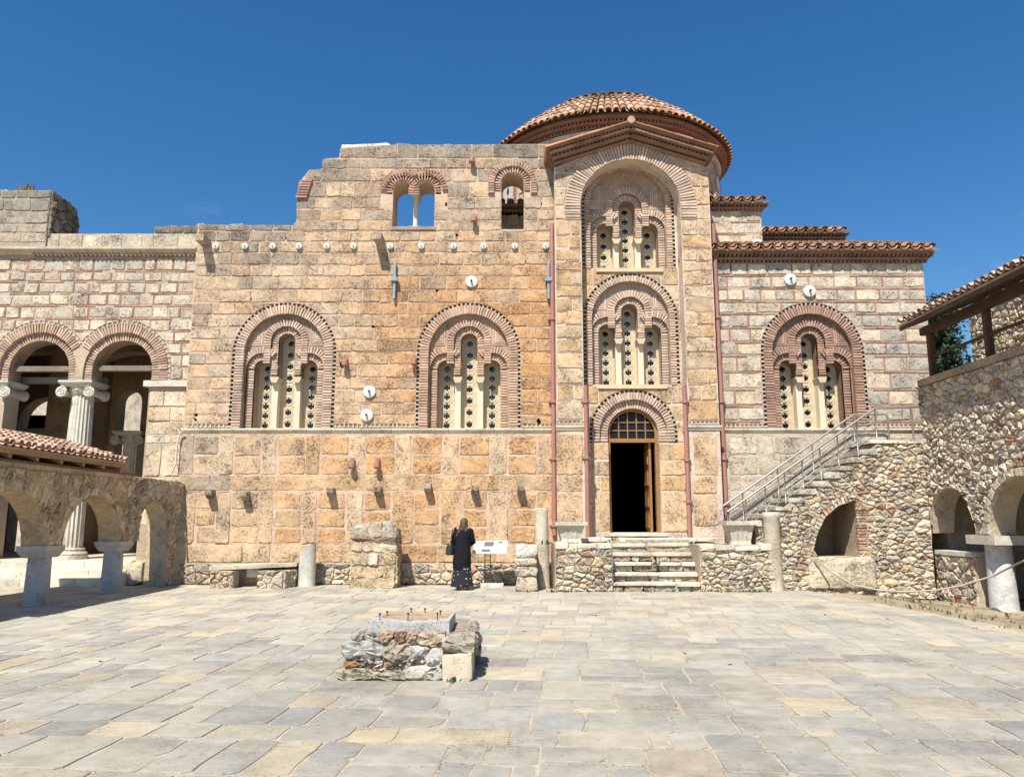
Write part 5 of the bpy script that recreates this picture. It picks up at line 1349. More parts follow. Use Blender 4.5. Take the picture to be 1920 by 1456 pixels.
def basket(label, u0, u1, vt, vb, y, tint):
    x0, x1 = PXm(u0, vt, y), PXm(u1, vt, y); xc = (x0+x1)/2; w = (x1-x0)/2; zt, zb = PZ(vt, y), PZ(vb, y)
    o = thing('basket_capital', label, 'capital', (xc, y, zb), 'old carved capitals set beside the steps')
    m = MB(); n = 32; V = []; H = zt-zb; prof = [(.70, 0), (.70, .10), (.66, .32), (.72, .45), (.78, .65), (.90, .86)]
    m2 = []
    for i, (q, h) in enumerate(prof):
        for k in range(n):
            t = 2*pi*k/n; c, s = cos(t), sin(t); sq = 1/max(abs(c), abs(s))**.75
            rr = w*q*sq*(1-.045*(k % 2)*(i in (2, 3, 4)))
            V.append((xc+rr*c, y+rr*s, zb+H*h))
    Fc = [(i*n+k, i*n+(k+1) % n, (i+1)*n+(k+1) % n, (i+1)*n+k) for i in range(len(prof)-1) for k in range(n)]+[tuple(reversed(range(n)))]
    m.add(V, Fc, tint); m.build('bell', 'worn_marble', o)
    m = MB(); m.box(xc-w, xc+w, y-w, y+w, zt-H*.14, zt, tint); m.build('abacus', 'worn_marble', o)
    for k in range(5):                                    # carved leaves around the foot
        lx = xc-w*.62+w*1.24*(k+.5)/5; m = MB(); hh = H*.30
        m.prism([(lx-.05, zb+.005), (lx+.05, zb+.005), (lx+.055, zb+hh*.6), (lx, zb+hh), (lx-.055, zb+hh*.6)], front(y-w*.70), -.03, .025, jit_tint(tint, .08)); m.build('carved_leaf', 'worn_marble', o)
basket('fluted basket capital on the platform left of the door, in front of the pipe', 1039, 1099, 978, 1024, 18.55, (.52, .48, .395))
basket('fluted basket capital on the platform at the foot of the staircase railing', 1354, 1412, 976, 1031, 18.45, (.54, .49, .39))

# ================================================================ staircase on the right
st = thing('staircase', 'rubble stone staircase with a slanted opening climbing to the gallery', 'staircase', (7.9, 18.3, 0))
YS = 18.3; fs_ = front(YS)
def S(u, v): return P(u, v, YS)
SXR = 9.75
opn = [S(1522, 1043), S(1610, 1044), S(1611, 934), S(1572, 948), S(1548, 968), S(1532, 1000)]
NS = 10; sx0_, sz0_ = S(1412, 985); sx1_, sz1_ = S(1642, 836); steps = []
out = [(S(1418, 1108)[0], .0), (SXR, -.2)]
out += [(SXR, sz1_+.06), (sx1_, sz1_+.06)]
tr = []
for k in range(NS):
    xa = lerp(sx1_, sx0_, k/NS); xb = lerp(sx1_, sx0_, (k+1)/NS); zk = lerp(sz1_, sz0_, (k+1)/NS)-.02
    out += [(xa, zk), (xb, zk)]; tr.append((xb, xa, zk))
out += [(S(1418, 1000)[0], sz0_-.15)]
# pull the first stepped corner straight down
m = MB(); plate(m, out, [opn], fs_, -1.45, 0, (.43, .35, .25)); so = m.build('stair_body', 'mortar', st)
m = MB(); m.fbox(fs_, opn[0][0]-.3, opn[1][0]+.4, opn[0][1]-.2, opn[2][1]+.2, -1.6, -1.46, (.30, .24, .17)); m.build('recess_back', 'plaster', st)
oc = centroid(opn); opx = [(x+(.17 if x > oc[0] else -.15), z+(.15 if z > oc[1] else -.05)) for x, z in opn]
# framing of the opening: brick jamb on the right, thin bricks on the slope
xj = opn[1][0]; z = opn[1][1]
while z < opn[2][1]+.02:
    h = rng.uniform(.05, .10); q = MB(); stone(q, rect_outline(xj+.005, xj+rng.uniform(.24, .36), z+.006, z+h-.006, .006, .015, .1), fs_, rng.uniform(.02, .05), .01, jit_tint(rng.choice([(.44, .27, .18), (.48, .36, .25), (.52, .45, .34)]), .15), .006, facet=.006); q.build('jamb_brick', 'rubble', st, smooth=True, angle=25); z += h
for (a, b) in zip(opn[2:]+opn[:1], opn[3:]+opn[:1]):
    L = sqrt((a[0]-b[0])**2+(a[1]-b[1])**2)
    if L < .02: continue
    k = max(1, int(L/.085)); nx, ny = (b[1]-a[1])/L, -(b[0]-a[0])/L
    if (oc[0]-a[0])*nx+(oc[1]-a[1])*ny > 0: nx, ny = -nx, -ny
    for i in range(k):
        p0 = (lerp(a[0], b[0], (i+.08)/k), lerp(a[1], b[1], (i+.08)/k)); p1 = (lerp(a[0], b[0], (i+.92)/k), lerp(a[1], b[1], (i+.92)/k)); e = rng.uniform(.15, .24)
        poly = [p0, p1, (p1[0]+nx*e, p1[1]+ny*e), (p0[0]+nx*e, p0[1]+ny*e)]
        if area(poly) < 0: poly.reverse()
        q = MB(); stone(q, densify(poly, .08), fs_, rng.uniform(.02, .05), .01, jit_tint(rng.choice([(.46, .33, .23), (.50, .42, .31), (.54, .48, .38)]), .15), .006, facet=.006); q.build('arch_brick', 'rubble', st, smooth=True, angle=25)
rubble(so, 'stair_stone', fs_, out, [opx], .225, 'rubble', rub2, 1.75, .02, .042, 300, 31, sizef=lambda x, z: .7 if 7.3 < x < 8.3 and z < 2.3 else 1.0)
m = MB(); stone(m, rect_outline(opn[0][0]-.12, opn[1][0]+.35, .03, opn[0][1]-.02, .03, .06, .15), fs_, .12, .05, (.54, .465, .345), .025, facet=.02); m.build('sill_stone', 'rubble', st, smooth=True)
for xb, xa, zk in tr+[(sx1_-.08, SXR-.02, sz1_+.06)]:
    m = MB(); stone(m, rect_outline(xb-.06, xa+.02, YS-.07, YS+1.4, .015, .03, .2), lambda u, v, w: (u, v, zk+w), .11, .02, jit_tint((.46, .42, .34) if xa < SXR-.1 else (.60, .57, .49), .12), .008, back=-.004); m.build('tread', 'rubble', st, smooth=True, angle=45)
# steel railing: one rail along each edge of the flight
rail = thing('stair_railing', 'brushed steel handrails with thin bars along the rubble staircase', 'railing', (7, 18.4, 1.0))
for Yr in (18.42, 19.62):
    x0, z0 = sx0_-.55, sz0_+.32; x1, z1 = sx1_+.10, sz1_+.92
    if Yr > 19: z0 -= .0
    m = MB(); ptsr = [(x0, Yr, z0-.55), (x0, Yr, z0), (x1, Yr, z1), (SXR-.22, Yr, z1+.02), (SXR-.14, Yr, z1-.02), (SXR-.14, Yr, sz1_+.16)]
    m.tube(ptsr, .026, 8); m.build('handrail', 'steel', rail, smooth=True, angle=50)
    if Yr < 19:
        for t in (.0, .12, .25, .38, .5, .62, .74, .87, 1.0):
            x = lerp(x0, x1, t); z = lerp(z0, z1, t); zb = max(sz0_-.2, lerp(sz0_, sz1_, (x-sx0_)/(sx1_-sx0_)))
            m = MB(); m.tube([(x, Yr, zb), (x, Yr, z)], .016, 6); m.build('post', 'steel', rail, smooth=True)
    else:
        for t in (.2, .45, .7, 1.0):
            x = lerp(x0, x1, t); z = lerp(z0, z1, t); m = MB(); m.tube([(x, Yr, z-.75), (x, Yr, z)], .016, 6); m.build('post', 'steel', rail, smooth=True)
    for k in range(1, 5 if Yr < 19 else 4):
        o = .15*k+.02; m = MB(); m.tube([(x0+.02, Yr, z0-o), (x1, Yr, z1-o)]+([(SXR-.15, Yr, z1-o)] if Yr > 19 else []), .011, 6); m.build('bar', 'steel', rail, smooth=True)

# ================================================================ gallery on the right
gal = thing('gallery', 'rubble gallery wall with arches below and a tiled timber roof on posts', 'gallery', (9.8, 16, 0))
GX = 9.8; fg = frame((GX, 0, 0), (0, -1, 0)); GT = 4.86; GC = 1.30; cY = 16.28
def yz(*a): return [(-y, z) for y, z in a]
n = 14
a1 = [(-18.22, GC), (-18.22, 1.6)]+[(-(17.40+.82*cos(t)), 1.6+.72*sin(t)**1.0) for t in [pi*.5*i/7 for i in range(1, 8)]]+[(-(17.40-.86*sin(t)), 1.30+1.02*cos(t)) for t in [pi*.5*i/8 for i in range(1, 9)]]
a2c, a2r = 14.93, 1.12
a2 = [(-(a2c+a2r*cos(pi*i/18)), GC+1.15*sin(pi*i/18)) for i in range(19)]
out = [(-18.3, GC)]+a1[1:]+[(-16.45, GC), (-16.1, GC)]+a2+[(-13.7, GC), (-13.7, -.3), (-10.0, -.3), (-10.0, GT), (-18.3, GT)]
m = MB(); m.prism(out, fg, -.5, 0, (.48, .39, .285)); go = m.build('gallery_wall', 'mortar', gal)
def tint_g(x, z, r):
    if r.random() < .012: return jit_tint((.45, .27, .15), .15, r)
    return jit_tint(r.choice([(.60, .505, .375), (.55, .45, .33), (.64, .555, .43), (.52, .44, .335), (.58, .465, .33)]), .14, r)
vis = [p for p in out]
rubble(go, 'gallery_stone', fg, [(-18.29, GC+.02)]+out[1:-5]+[(-13.7, GC), (-12.9, GC), (-12.9, GT-.14), (-18.29, GT-.14)], [], .22, 'rubble', tint_g, 1.4, .02, .055, 300, 41, rough=.018)
# dressed edge of the round arch
for i in range(15):
    t0, t1 = pi*(i+.06)/15, pi*(i+.94)/15; q = MB()
    poly = [(-(a2c+(a2r)*cos(t0)), GC+1.15*sin(t0)), (-(a2c+a2r*cos(t1)), GC+1.15*sin(t1)), (-(a2c+(a2r+.16)*cos(t1)), GC+1.31*sin(t1)), (-(a2c+(a2r+.16)*cos(t0)), GC+1.31*sin(t0))]
    if area(poly) < 0: poly.reverse()
    stone(q, poly, fg, .075, .012, jit_tint((.52, .45, .345), .12), .006); q.build('voussoir', 'rubble', go)
m = MB(); m.box(GX-.06, GX+.55, 10, 18.28, GT-.12, GT+.04, (.36, .275, .18)); m.build('coping', 'plaster', gal)
# column under the arches
m = MB(); m.lathe([(.27, -.25), (.26, .3), (.245, GC-.18)], (GX+.25, cY, 0), 24, (.58, .575, .55)); m.build('column', 'worn_marble', gal, smooth=True, angle=40)
m = MB(); b = .40; m.box(GX-.12, GX+.62, cY-.5, cY+.5, GC-.19, GC-.005, (.56, .51, .42)); m.build('capital', 'worn_marble', gal)
# walk behind: floor of the gallery, rear wall, low parapet in the first arch
m = MB(); m.box(GX+.5, 12.0, 10, 19.6, 2.75, 2.95, (.42, .34, .25)); m.build('gallery_floor', 'plaster', gal)
m = MB(); m.box(GX+.03, GX+.42, cY+.45, 18.25, -.25, .82, (.46, .38, .28)); lp = m.build('low_wall', 'mortar', gal)
m = MB(); m.box(GX-.02, GX+.48, cY+.5, 18.25, .824, .92, (.60, .55, .45)); m.build('low_wall_coping', 'worn_marble', gal)
rubble(lp, 'low_wall_stone', frame((GX+.03, 0, 0), (0, -1, 0)), yz((18.25, -.2), (cY+.47, -.2), (cY+.47, .8), (18.25, .8)), [], .28, 'rubble', rub2, 1.4, .022, .04, 60, 44)
m = MB(); m.box(GX+.45, 12.0, 18.5, 19.2, -.2, 2.9, (.42, .345, .25)); m.build('end_wall', 'plaster', gal)
# timber posts, beams and roof
for y in (17.95, 15.75, 13.4):
    m = MB(); m.box(GX+.10, GX+.23, y-.065, y+.065, GT+.03, 5.98, (.10, .055, .035)); m.build('post', 'wood', gal)
m = MB(); m.box(GX+.05, GX+.25, 11, 18.2, 5.98, 6.16, (.085, .05, .03)); m.build('beam', 'wood', gal)
m = MB(); m.tube([(GX+.16, 11, 5.42), (GX+.16, 18.0, 5.42)], .035, 6, (.10, .06, .04)); m.build('rail', 'wood', gal)
GSL = radians(20); gX, gZ = 9.22, 6.20
tile_roof(gal, (gX, 11.6, gZ), (0, 1, 0), (cos(GSL), 0, sin(GSL)), 6.35, 2.0, .235, .36, (.47, .33, .235))
m = MB(); m.box(gX+.03, gX+.07, 11.6, 17.95, gZ-.16, gZ-.05, (.11, .065, .038)); m.build('fascia_board', 'wood', gal)
y = 12.0
while y < 17.9:
    m = MB(); x1 = gX+1.9; dzr = (x1-gX)*math.tan(GSL)
    m.add([(gX+.05, y-.045, gZ-.17), (gX+.05, y+.045, gZ-.17), (gX+.05, y+.045, gZ-.07), (gX+.05, y-.045, gZ-.07), (x1, y-.045, gZ-.17+dzr), (x1, y+.045, gZ-.17+dzr), (x1, y+.045, gZ-.07+dzr), (x1, y-.045, gZ-.07+dzr)], [(3,2,1,0),(4,5,6,7),(0,1,5,4),(1,2,6,5),(2,3,7,6),(3,0,4,7)], (.14, .085, .05)); m.build('rafter', 'wood', gal); y += .62
# building behind the gallery
rear_b = thing('rear_building', 'rubble building with a round-headed doorway behind the gallery posts', 'building', (12.0, 16, 0))
RX = 12.0; fr_ = frame((RX, 0, 0), (0, -1, 0)); hd = [(-15.35, 4.0)]+[(-(14.6+.75*cos(pi*i/16)), 5.55+.75*sin(pi*i/16)) for i in range(17)]+[(-13.85, 4.0)]
m = MB(); plate(m, [(-19.7, -.3), (-9, -.3), (-9, 7.0), (-19.7, 7.0)], [hd], fr_, -.6, 0, (.47, .40, .31)); ro = m.build('wall', 'mortar', rear_b)
rubble(ro, 'wall_stone', fr_, [(-19.65, 4.2), (-12.5, 4.2), (-12.5, 6.95), (-19.65, 6.95)], [[(x*1.0, z+.0) for x, z in hd]], .30, 'rubble', tint_g, 1.5, .022, .04, 260, 51)
m = MB(); A_ = arch_pts(-14.6, 4.0, 5.55, .75, 20); B_ = arch_pts(-14.6, 4.0, 5.55, .92, 20); m.strip(A_, .06, B_, .06, fr_, (.50, .43, .33)); m.strip(B_, .06, B_, 0, fr_, (.50, .43, .33)); m.strip(A_, -.5, A_, .06, fr_, (.50, .43, .33)); m.build('door_arch', 'plaster', rear_b)
m = MB(); m.fbox(fr_, -15.4, -13.8, 4.0, 6.4, -.62, -.58, (.2, .14, .09)); m.build('door', 'wood', rear_b)
m = MB(); m.box(RX, RX+6, 19.1, 19.7, -.3, 7.0, (.47, .40, .31)); m.build('end_wall', 'rubble', rear_b)
m = MB(); m.add([(RX-.1, 8.5, 7.0), (RX-.1, 20, 7.0), (RX+6, 20, 7.6), (RX+6, 8.5, 7.6)], [(0, 3, 2, 1)], (.44, .27, .18)); m.build('roof', 'tile', rear_b)

# ================================================================ rubble pedestal, bench, foreground plinth
ped = thing('pedestal', 'upright block of weathered orange stones standing free before the wall', 'pedestal', (-3.5, 18.7, 0))
YP = 18.75; pd0, pd1 = PXm(657, 1050, YP), PXm(741, 1050, YP); zt = PZ(982, YP)
m = MB(); m.box(pd0+.03, pd1-.01, YP+.02, YP+.75, 0, zt-.1, (.46, .36, .25)); pe_ = m.build('core', 'mortar', ped)
fpd = front(YP+.02)
def pst(x0, x1, z0, z1, t, pr=.03, dep=.0): m = MB(); stone(m, rect_outline(pd0+x0*(pd1-pd0)-.006, pd0+x1*(pd1-pd0)+.006, z0*zt-.004, z1*zt+.004, .02, .035, .08), fpd, pr*rng.uniform(.7, 1.3), .016, jit_tint(t, .08), .008, back=.25, facet=.008); m.build('pedestal_stone', 'rubble', ped, smooth=True, angle=24)
O1, O3, G1 = (.51, .385, .235), (.52, .415, .27), (.42, .37, .285)
pst(0, 1, 0, .16, O3); pst(0, .26, .17, .34, O1); pst(.27, .73, .17, .33, O1); pst(.74, 1, .17, .35, O1); pst(0, .40, .36, .55, O3); pst(.62, 1, .37, .55, O1); pst(.02, .25, .57, .74, O3); pst(.26, 1, .57, .745, (.55, .46, .33)); pst(-.02, 1.02, .75, .78, (.34, .22, .15), .08)
pst(.41, .61, .36, .54, (.60, .55, .45), .06)
pst(.04, .36, .79, .95, G1); pst(.37, .68, .79, 1.02, G1); pst(.69, 1.0, .79, .94, (.44, .385, .30))
fpr = frame((pd1-.01, YP+.02, 0), (0, 1, 0))
rubble(pe_, 'pedestal_stone', fpr, [(.02, .02), (.72, .02), (.72, zt*.9), (.02, zt*.93)], [], .26, 'rubble', lambda x, z, r: jit_tint(O3, .2, r), 1.3, .03, .04, 20, 61)
m = MB(); stone(m, rect_outline(pd0+.05, pd1-.05, YP+.05, YP+.7, .03, .08, .15), lambda u, v, w: (u, v, zt-.12+w), .12, .08, G1, .03); m.build('pedestal_top', 'rubble', ped, smooth=True)

bn = thing('stone_bench', 'long stone slab bench on rubble supports against the church wall', 'bench', (-6.6, 18.8, 0))
b0 = GR(390, 1103); b1 = GR(500, 1103); xA, yA = b0; xB = PXm(557, 1060, 19.4)
zb_ = PZ(1062, yA+.1)
m = MB(); V = [(xA+.0, yA-.02, zb_-.08), (xB, 19.35, zb_-.02), (xB, 19.75, zb_-.02), (xA+.0, 19.75, zb_-.08)]
V2 = [(a, b, c+.085) for a, b, c in V]; m.add(V+V2, [(3,2,1,0),(4,5,6,7),(0,1,5,4),(1,2,6,5),(2,3,7,6),(3,0,4,7)], (.56, .49, .37)); m.build('bench_top', 'worn_marble', bn)
def bsup(p0, p1, h, name='support', sd=1):
    d = Vector((p1[0]-p0[0], p1[1]-p0[1], 0)); f = frame((p0[0], p0[1], 0), d); L = d.length
    m = MB(); m.fbox(f, .01, L-.01, 0, h-.01, -.35, -.0, (.45, .37, .28)); o = m.build(name, 'mortar', bn)
    rubble(o, 'support_stone', f, [(0, 0), (L, 0), (L, h), (0, h)], [], .22, 'rubble', rub_t, 1.2, .03, .045, 40, sd)
hB = zb_-.09
bsup((xA+.05, yA+.02), (xA+.6, yA+.02), hB, sd=71); bsup((xA+1.15, yA+.02), (xA+1.75, yA+.02), hB+.0, sd=72); bsup((xA+1.75, yA+.03), (xB-.02, 19.3), hB+.0, sd=73)
m = MB(); m.box(xA+.02, xB, 19.4, 19.6, 0, hB, (.36, .29, .21)); m.build('bench_back', 'rubble', bn)
m = MB(); stone(m, rect_outline(xA+.72, xA+1.05, .22, .45, .01, .03, .2), front(yA+.5), .08, .03, (.60, .585, .55), .006, back=.3); m.build('marble_block', 'worn_marble', bn, smooth=True)

fg_ = thing('stone_plinth', 'squat rubble plinth in the open courtyard topped by a worn slab with nails', 'plinth', (-1.05, 8.7, 0))
f0 = GR(646, 1276); f1 = GR(884, 1276); FX0, FX1, FY = f0[0], f1[0], f0[1]; FH = .46; FD = 1.12
m = MB(); m.add([(FX0+.04, FY+.03, 0), (FX1-.02, FY+.03, 0), (FX1+.0, FY+FD, 0), (FX0+.04, FY+FD, 0), (FX0+.07, FY+.06, FH-.06), (FX1-.04, FY+.06, FH-.05), (FX1-.02, FY+FD-.03, FH-.02), (FX0+.08, FY+FD-.03, FH-.02)], [(4,5,6,7),(0,1,5,4),(1,2,6,5),(2,3,7,6),(3,0,4,7)], (.33, .27, .20)); fo2 = m.build('core', 'mortar', fg_)
ffg = lambda u, v, w: (u, FY+.03-w+v*.07, v)
def fst(px_poly, t, pr=.055, mat='rubble', name='plinth_stone', rough=.018):
    pl_ = []
    for (u, v) in px_poly:
        x, z = P(u, v, FY); pl_.append((x, max(.005, z)))
    if area(pl_) < 0: pl_.reverse()
    cc = centroid(pl_); pl_ = [(cc[0]+(a-cc[0])*1.2, max(.005, cc[1]+(b-cc[1])*1.26)) for a, b in pl_]; pl_ = round_poly(pl_, 1, .2); pl_ = [(a+rng.uniform(-.008, .008), max(.004, b+rng.uniform(-.008, .008))) for a, b in densify(pl_, .05)]; m = MB(); stone(m, pl_, ffg, pr*.6+.012, .025, jit_tint(t, .06), rough, back=.12, radial=True, dome=.015, facet=.016); m.build(name, mat, fg_, smooth=True, angle=30)
def zpx(x, y): return (620+x/6.4, 1120+y/6.4)
def Z_(*a): return [zpx(x, y) for x, y in a]
rubble(fo2, 'packing_stone', ffg, [(FX0+.02, .01), (FX1-.36, .01), (FX1-.36, FH-.05), (FX0+.12, FH-.05)], [], .12, 'rubble', lambda x, z, r: jit_tint(r.choice([(.40, .34, .26), (.36, .31, .24), (.45, .40, .32), (.40, .27, .18)]), .15, r), 1.3, .012, .03, 120, 83)
fst(Z_((160, 560), (200, 540), (400, 520), (610, 590), (600, 680), (430, 720), (200, 710), (150, 640)), (0.361, 0.344, 0.310), .09)
fst(Z_((240, 500), (330, 420), (400, 430), (390, 510), (300, 540)), (0.310, 0.267, 0.224), .07)
fst(Z_((400, 440), (460, 420), (560, 450), (580, 530), (480, 560), (400, 540)), (0.370, 0.327, 0.267))
fst(Z_((580, 440), (680, 420), (750, 450), (690, 540), (600, 520)), (0.404, 0.292, 0.206))
fst(Z_((760, 440), (900, 430), (900, 540), (830, 560), (760, 530)), (0.284, 0.172, 0.129), .05)
fst(Z_((910, 450), (990, 420), (1060, 440), (1040, 540), (920, 550)), (0.430, 0.301, 0.206))
fst(Z_((1060, 440), (1330, 430), (1350, 500), (1200, 570), (1050, 560)), (0.447, 0.344, 0.232))
fst(Z_((1360, 520), (1450, 460), (1690, 450), (1710, 560), (1680, 650), (1500, 640), (1360, 600)), (0.353, 0.318, 0.258), .10)
fst(Z_((640, 640), (720, 590), (930, 570), (960, 660), (900, 760), (730, 770), (650, 720)), (0.370, 0.323, 0.249), .08)
fst(Z_((950, 600), (1040, 580), (1160, 600), (1150, 690), (1000, 740), (940, 690)), (0.396, 0.370, 0.327), .07)
fst(Z_((1170, 680), (1270, 610), (1340, 680), (1310, 800), (1230, 830), (1150, 760)), (0.482, 0.456, 0.413), .08)
fst(Z_((160, 760), (330, 750), (340, 820), (180, 850)), (0.318, 0.163, 0.099), .05, 'brick')
fst(Z_((420, 740), (480, 730), (515, 770), (460, 795)), (0.516, 0.490, 0.447), .05); fst(Z_((525, 830), (570, 790), (620, 790), (560, 845)), (0.516, 0.490, 0.439), .05); fst(Z_((540, 855), (640, 845), (665, 880), (600, 890)), (0.499, 0.473, 0.421), .05)
fst(Z_((150, 870), (400, 850), (560, 900), (760, 880), (890, 920), (890, 1000), (150, 1000)), (0.370, 0.323, 0.245), .07)
fst(Z_((910, 860), (1000, 830), (1260, 830), (1310, 900), (1320, 990), (920, 995)), (0.430, 0.387, 0.318), .08)
fst(Z_((920, 720), (990, 700), (1050, 730), (960, 790), (915, 770)), (0.464, 0.396, 0.284), .05)
fst(Z_((1070, 740), (1110, 720), (1140, 760), (1090, 800)), (0.447, 0.378, 0.292), .04)
# dressed corner block on the right
xa, za = P(829, 1226, FY-.06); m = MB(); m.box(xa+.01, FX1-.012, FY-.05, FY+.55, .002, za-.012, (.50, .43, .32)); cb = m.build('corner_block', 'worn_marble', fg_)
for f_, w_ in ((front(FY-.052), FX1-xa), (frame((FX1-.014, FY-.06, 0), (0, 1, 0)), .6)):
    m = MB(); a_ = xa if w_ < .59 else 0.0; stone(m, rect_outline(a_, a_+w_, .004, za, .008, .03, .07), f_, .018, .012, (.53, .455, .335), .004, facet=.004); m.build('block_face', 'worn_marble', cb, smooth=True, angle=24)
frs = frame((FX1-.03, FY, 0), (0, 1, 0)); rubble(fo2, 'plinth_stone', frs, [(.1, za+.01), (FD-.05, .02), (FD-.05, FH), (.06, FH-.05)], [], .25, 'rubble', lambda x, z, r: jit_tint((.38, .33, .26), .2, r), 1.2, .03, .06, 30, 81)
# slab and nails
sy0, sy1 = FY+.16, FY+FD-.02; zs0 = FH-.06; xs0, xs1 = PXm(690, 1180, sy0), PXm(842, 1185, sy0); zs1 = PZ(1166, sy0)
m = MB(); V = []; n = 14
for (yy, zo) in ((sy0, 0), (sy1, 0)):
    for k in range(n+1): t = k/n; V.append((lerp(xs0, xs1, t), yy+.02*sin(t*9)*(yy == sy0), zs0))
    for k in range(n+1): t = k/n; V.append((lerp(xs0, xs1, t)+(0 if yy == sy0 else .0), yy+.02*sin(t*9)*(yy == sy0), zs1+.012*sin(t*7+1)*(yy == sy0)))
k1 = n+1; Fc = [(k, k+1, k1+k+1, k1+k) for k in range(n)]+[(k1+k, k1+k+1, 3*k1+k+1, 3*k1+k) for k in range(n)]+[(2*k1+k+1, 2*k1+k, 3*k1+k, 3*k1+k+1) for k in range(n)]+[(n, 2*k1+n, 3*k1+n, k1+n), (0, k1, 3*k1, 2*k1)]
m.add(V, Fc, (.43, .42, .395)); slab = m.build('slab', 'worn_marble', fg_)
m = MB(); m.box(xs0+.07, xs1-.04, sy0+.22, sy1-.03, zs1-.02, zs1+.008, (.42, .31, .21)); m.build('worn_top', 'plaster', slab)
for (u, v, dy) in ((712, 1164, .10), (765, 1164, .12), (820, 1164, .12), (726, 1149, .5), (771, 1142, .78), (797, 1142, .78), (826, 1148, .55)):
    yy = sy0+dy; x = PXm(u, v, yy); m = MB(); h = .085 if dy < .2 else .06; m.lathe([(.005, 0), (.005, h-.02), (.014, h-.016), (.014, h-.006), (.006, h)], (x, yy, zs1+.0), 10); m.build('nail', 'dark_iron', fg_, smooth=True, angle=40)

# ================================================================ information board
ib = thing('information_board', 'tilted white information board on a thin ladder-like stand', 'sign', (-.55, 18.6, 0))
x0, yb = GR(914, 1101); xl0, xl1 = PXm(886, 1025, yb), PXm(949, 1025, yb); zb0, zb1 = PZ(1036, yb-.2), PZ(1014, yb+.12)
def bd(s, t, w=0): return (lerp(xl0, xl1, s)+.05*t, lerp(yb-.2, yb+.2, t)-w*.4, lerp(zb0, zb1, t)+w)
m = MB(); V = [bd(0, 0), bd(1, 0), bd(1, 1), bd(0, 1)]; m.add([(a, b, c-.02) for a, b, c in V]+V, [(3,2,1,0),(4,5,6,7),(0,1,5,4),(1,2,6,5),(2,3,7,6),(3,0,4,7)]); brd = m.build('panel', 'board_white', ib)
def prn(s0, s1, t0, t1, mat, nm): m = MB(); m.quad(bd(s0, t0, .004), bd(s1, t0, .004), bd(s1, t1, .004), bd(s0, t1, .004)); m.build(nm, mat, brd)
prn(.30, .58, .55, .92, 'board_print', 'printed_picture'); prn(.72, .84, .82, .94, 'board_print', 'printed_emblem'); prn(.26, .52, .08, .30, 'board_print', 'printed_drawing')
for k in range(6): prn(.64, .94, .70-.09*k, .735-.09*k, 'board_text', 'printed_line')
for k in range(3): prn(.08, .26, .5-.1*k, .535-.1*k, 'board_text', 'printed_line')
for s in (-.065, .065): m = MB(); m.tube([(x0+s, yb, .1), (x0+s, yb, (zb0+zb1)/2-.02)], .012, 6); m.build('post', 'dark_iron', ib, smooth=True)
for k in range(7): z = .2+.11*k; m = MB(); m.tube([(x0-.065, yb, z), (x0+.065, yb, z)], .009, 6); m.build('rung', 'dark_iron', ib, smooth=True)
m = MB(); stone(m, rect_outline(x0-.25, x0+.38, yb-.12, yb+.2, .008, .02, .3), lambda u, v, w: (u, v, w), .11, .012, (.55, .51, .43), .004); m.build('base_slab', 'worn_marble', ib, smooth=True, angle=45)
m = MB(); m.tube([(x0-.2, yb-.02, .118), (x0+.34, yb-.02, .118)], .012, 6); m.build('foot_bar', 'dark_iron', ib, smooth=True)

# ================================================================ visitor
px_, py_ = GR(866, 1106); per = thing('person', 'visitor in long dark coat and floral skirt with loose fair hair, reading the board', 'person', (px_, py_, 0))
HT = 1.66
def pp(x, y, z): return (px_+x, py_+y, z)
me = bpy.data.meshes.new('body'); 
J = {'pel': (0, 0, .92, .13), 'sp': (.0, .0, 1.12, .12), 'ch': (0, .01, 1.30, .135), 'nk': (.015, .03, 1.43, .052), 'hd': (.03, .06, 1.52, .085), 'ht': (.035, .055, 1.585, .078),
     'sl': (-.17, .01, 1.345, .06), 'el': (-.23, .03, 1.08, .045), 'wl': (-.12, .22, 1.00, .032), 'hl': (-.06, .29, 1.02, .034),
     'sr': (.18, .01, 1.345, .06), 'er': (.25, .06, 1.09, .045), 'wr': (.15, .24, 1.02, .032), 'hr': (.08, .30, 1.03, .034),
     'tl': (-.09, .0, .86, .10), 'kl': (-.09, .03, .48, .065), 'al': (-.09, -.01, .09, .042), 'fl': (-.10, .13, .035, .036),
     'tr': (.09, .0, .86, .10), 'kr': (.10, .03, .48, .065), 'ar': (.11, .0, .09, .042), 'fr': (.14, .14, .035, .036)}
E = ['pel sp', 'sp ch', 'ch nk', 'nk hd', 'hd ht', 'ch sl', 'sl el', 'el wl', 'wl hl', 'ch sr', 'sr er', 'er wr', 'wr hr', 'pel tl', 'tl kl', 'kl al', 'al fl', 'pel tr', 'tr kr', 'kr ar', 'ar fr']
ks = list(J); ver = [J[k][:3] for k in ks]; rad = [J[k][3] for k in ks]; ed = [tuple(ks.index(q) for q in e.split()) for e in E]
for hand, s in (('hl', -1), ('hr', 1)):
    h = Vector(J[hand][:3])
    for f in range(5):                                    # short curled fingers and a thumb
        b = len(ver); a = (f-1.5)*.018
        if f < 4: q = [h+Vector((-s*.02, .03, a)), h+Vector((-s*.05, .05, a-.005)), h+Vector((-s*.075, .035, a-.012))]
        else: q = [h+Vector((0, .03, .03)), h+Vector((-s*.02, .055, .045))]
        for i, c in enumerate(q): ver.append(tuple(c)); rad.append(.0095-.001*i); ed.append((ks.index(hand) if i == 0 else b+i-1, b+i))
me.from_pydata([(x, y, z) for x, y, z in ver], ed, []); bo_ = bpy.data.objects.new('body_cage', me); COL.objects.link(bo_)
md = bo_.modifiers.new('s', 'SKIN'); md.use_smooth_shade = True
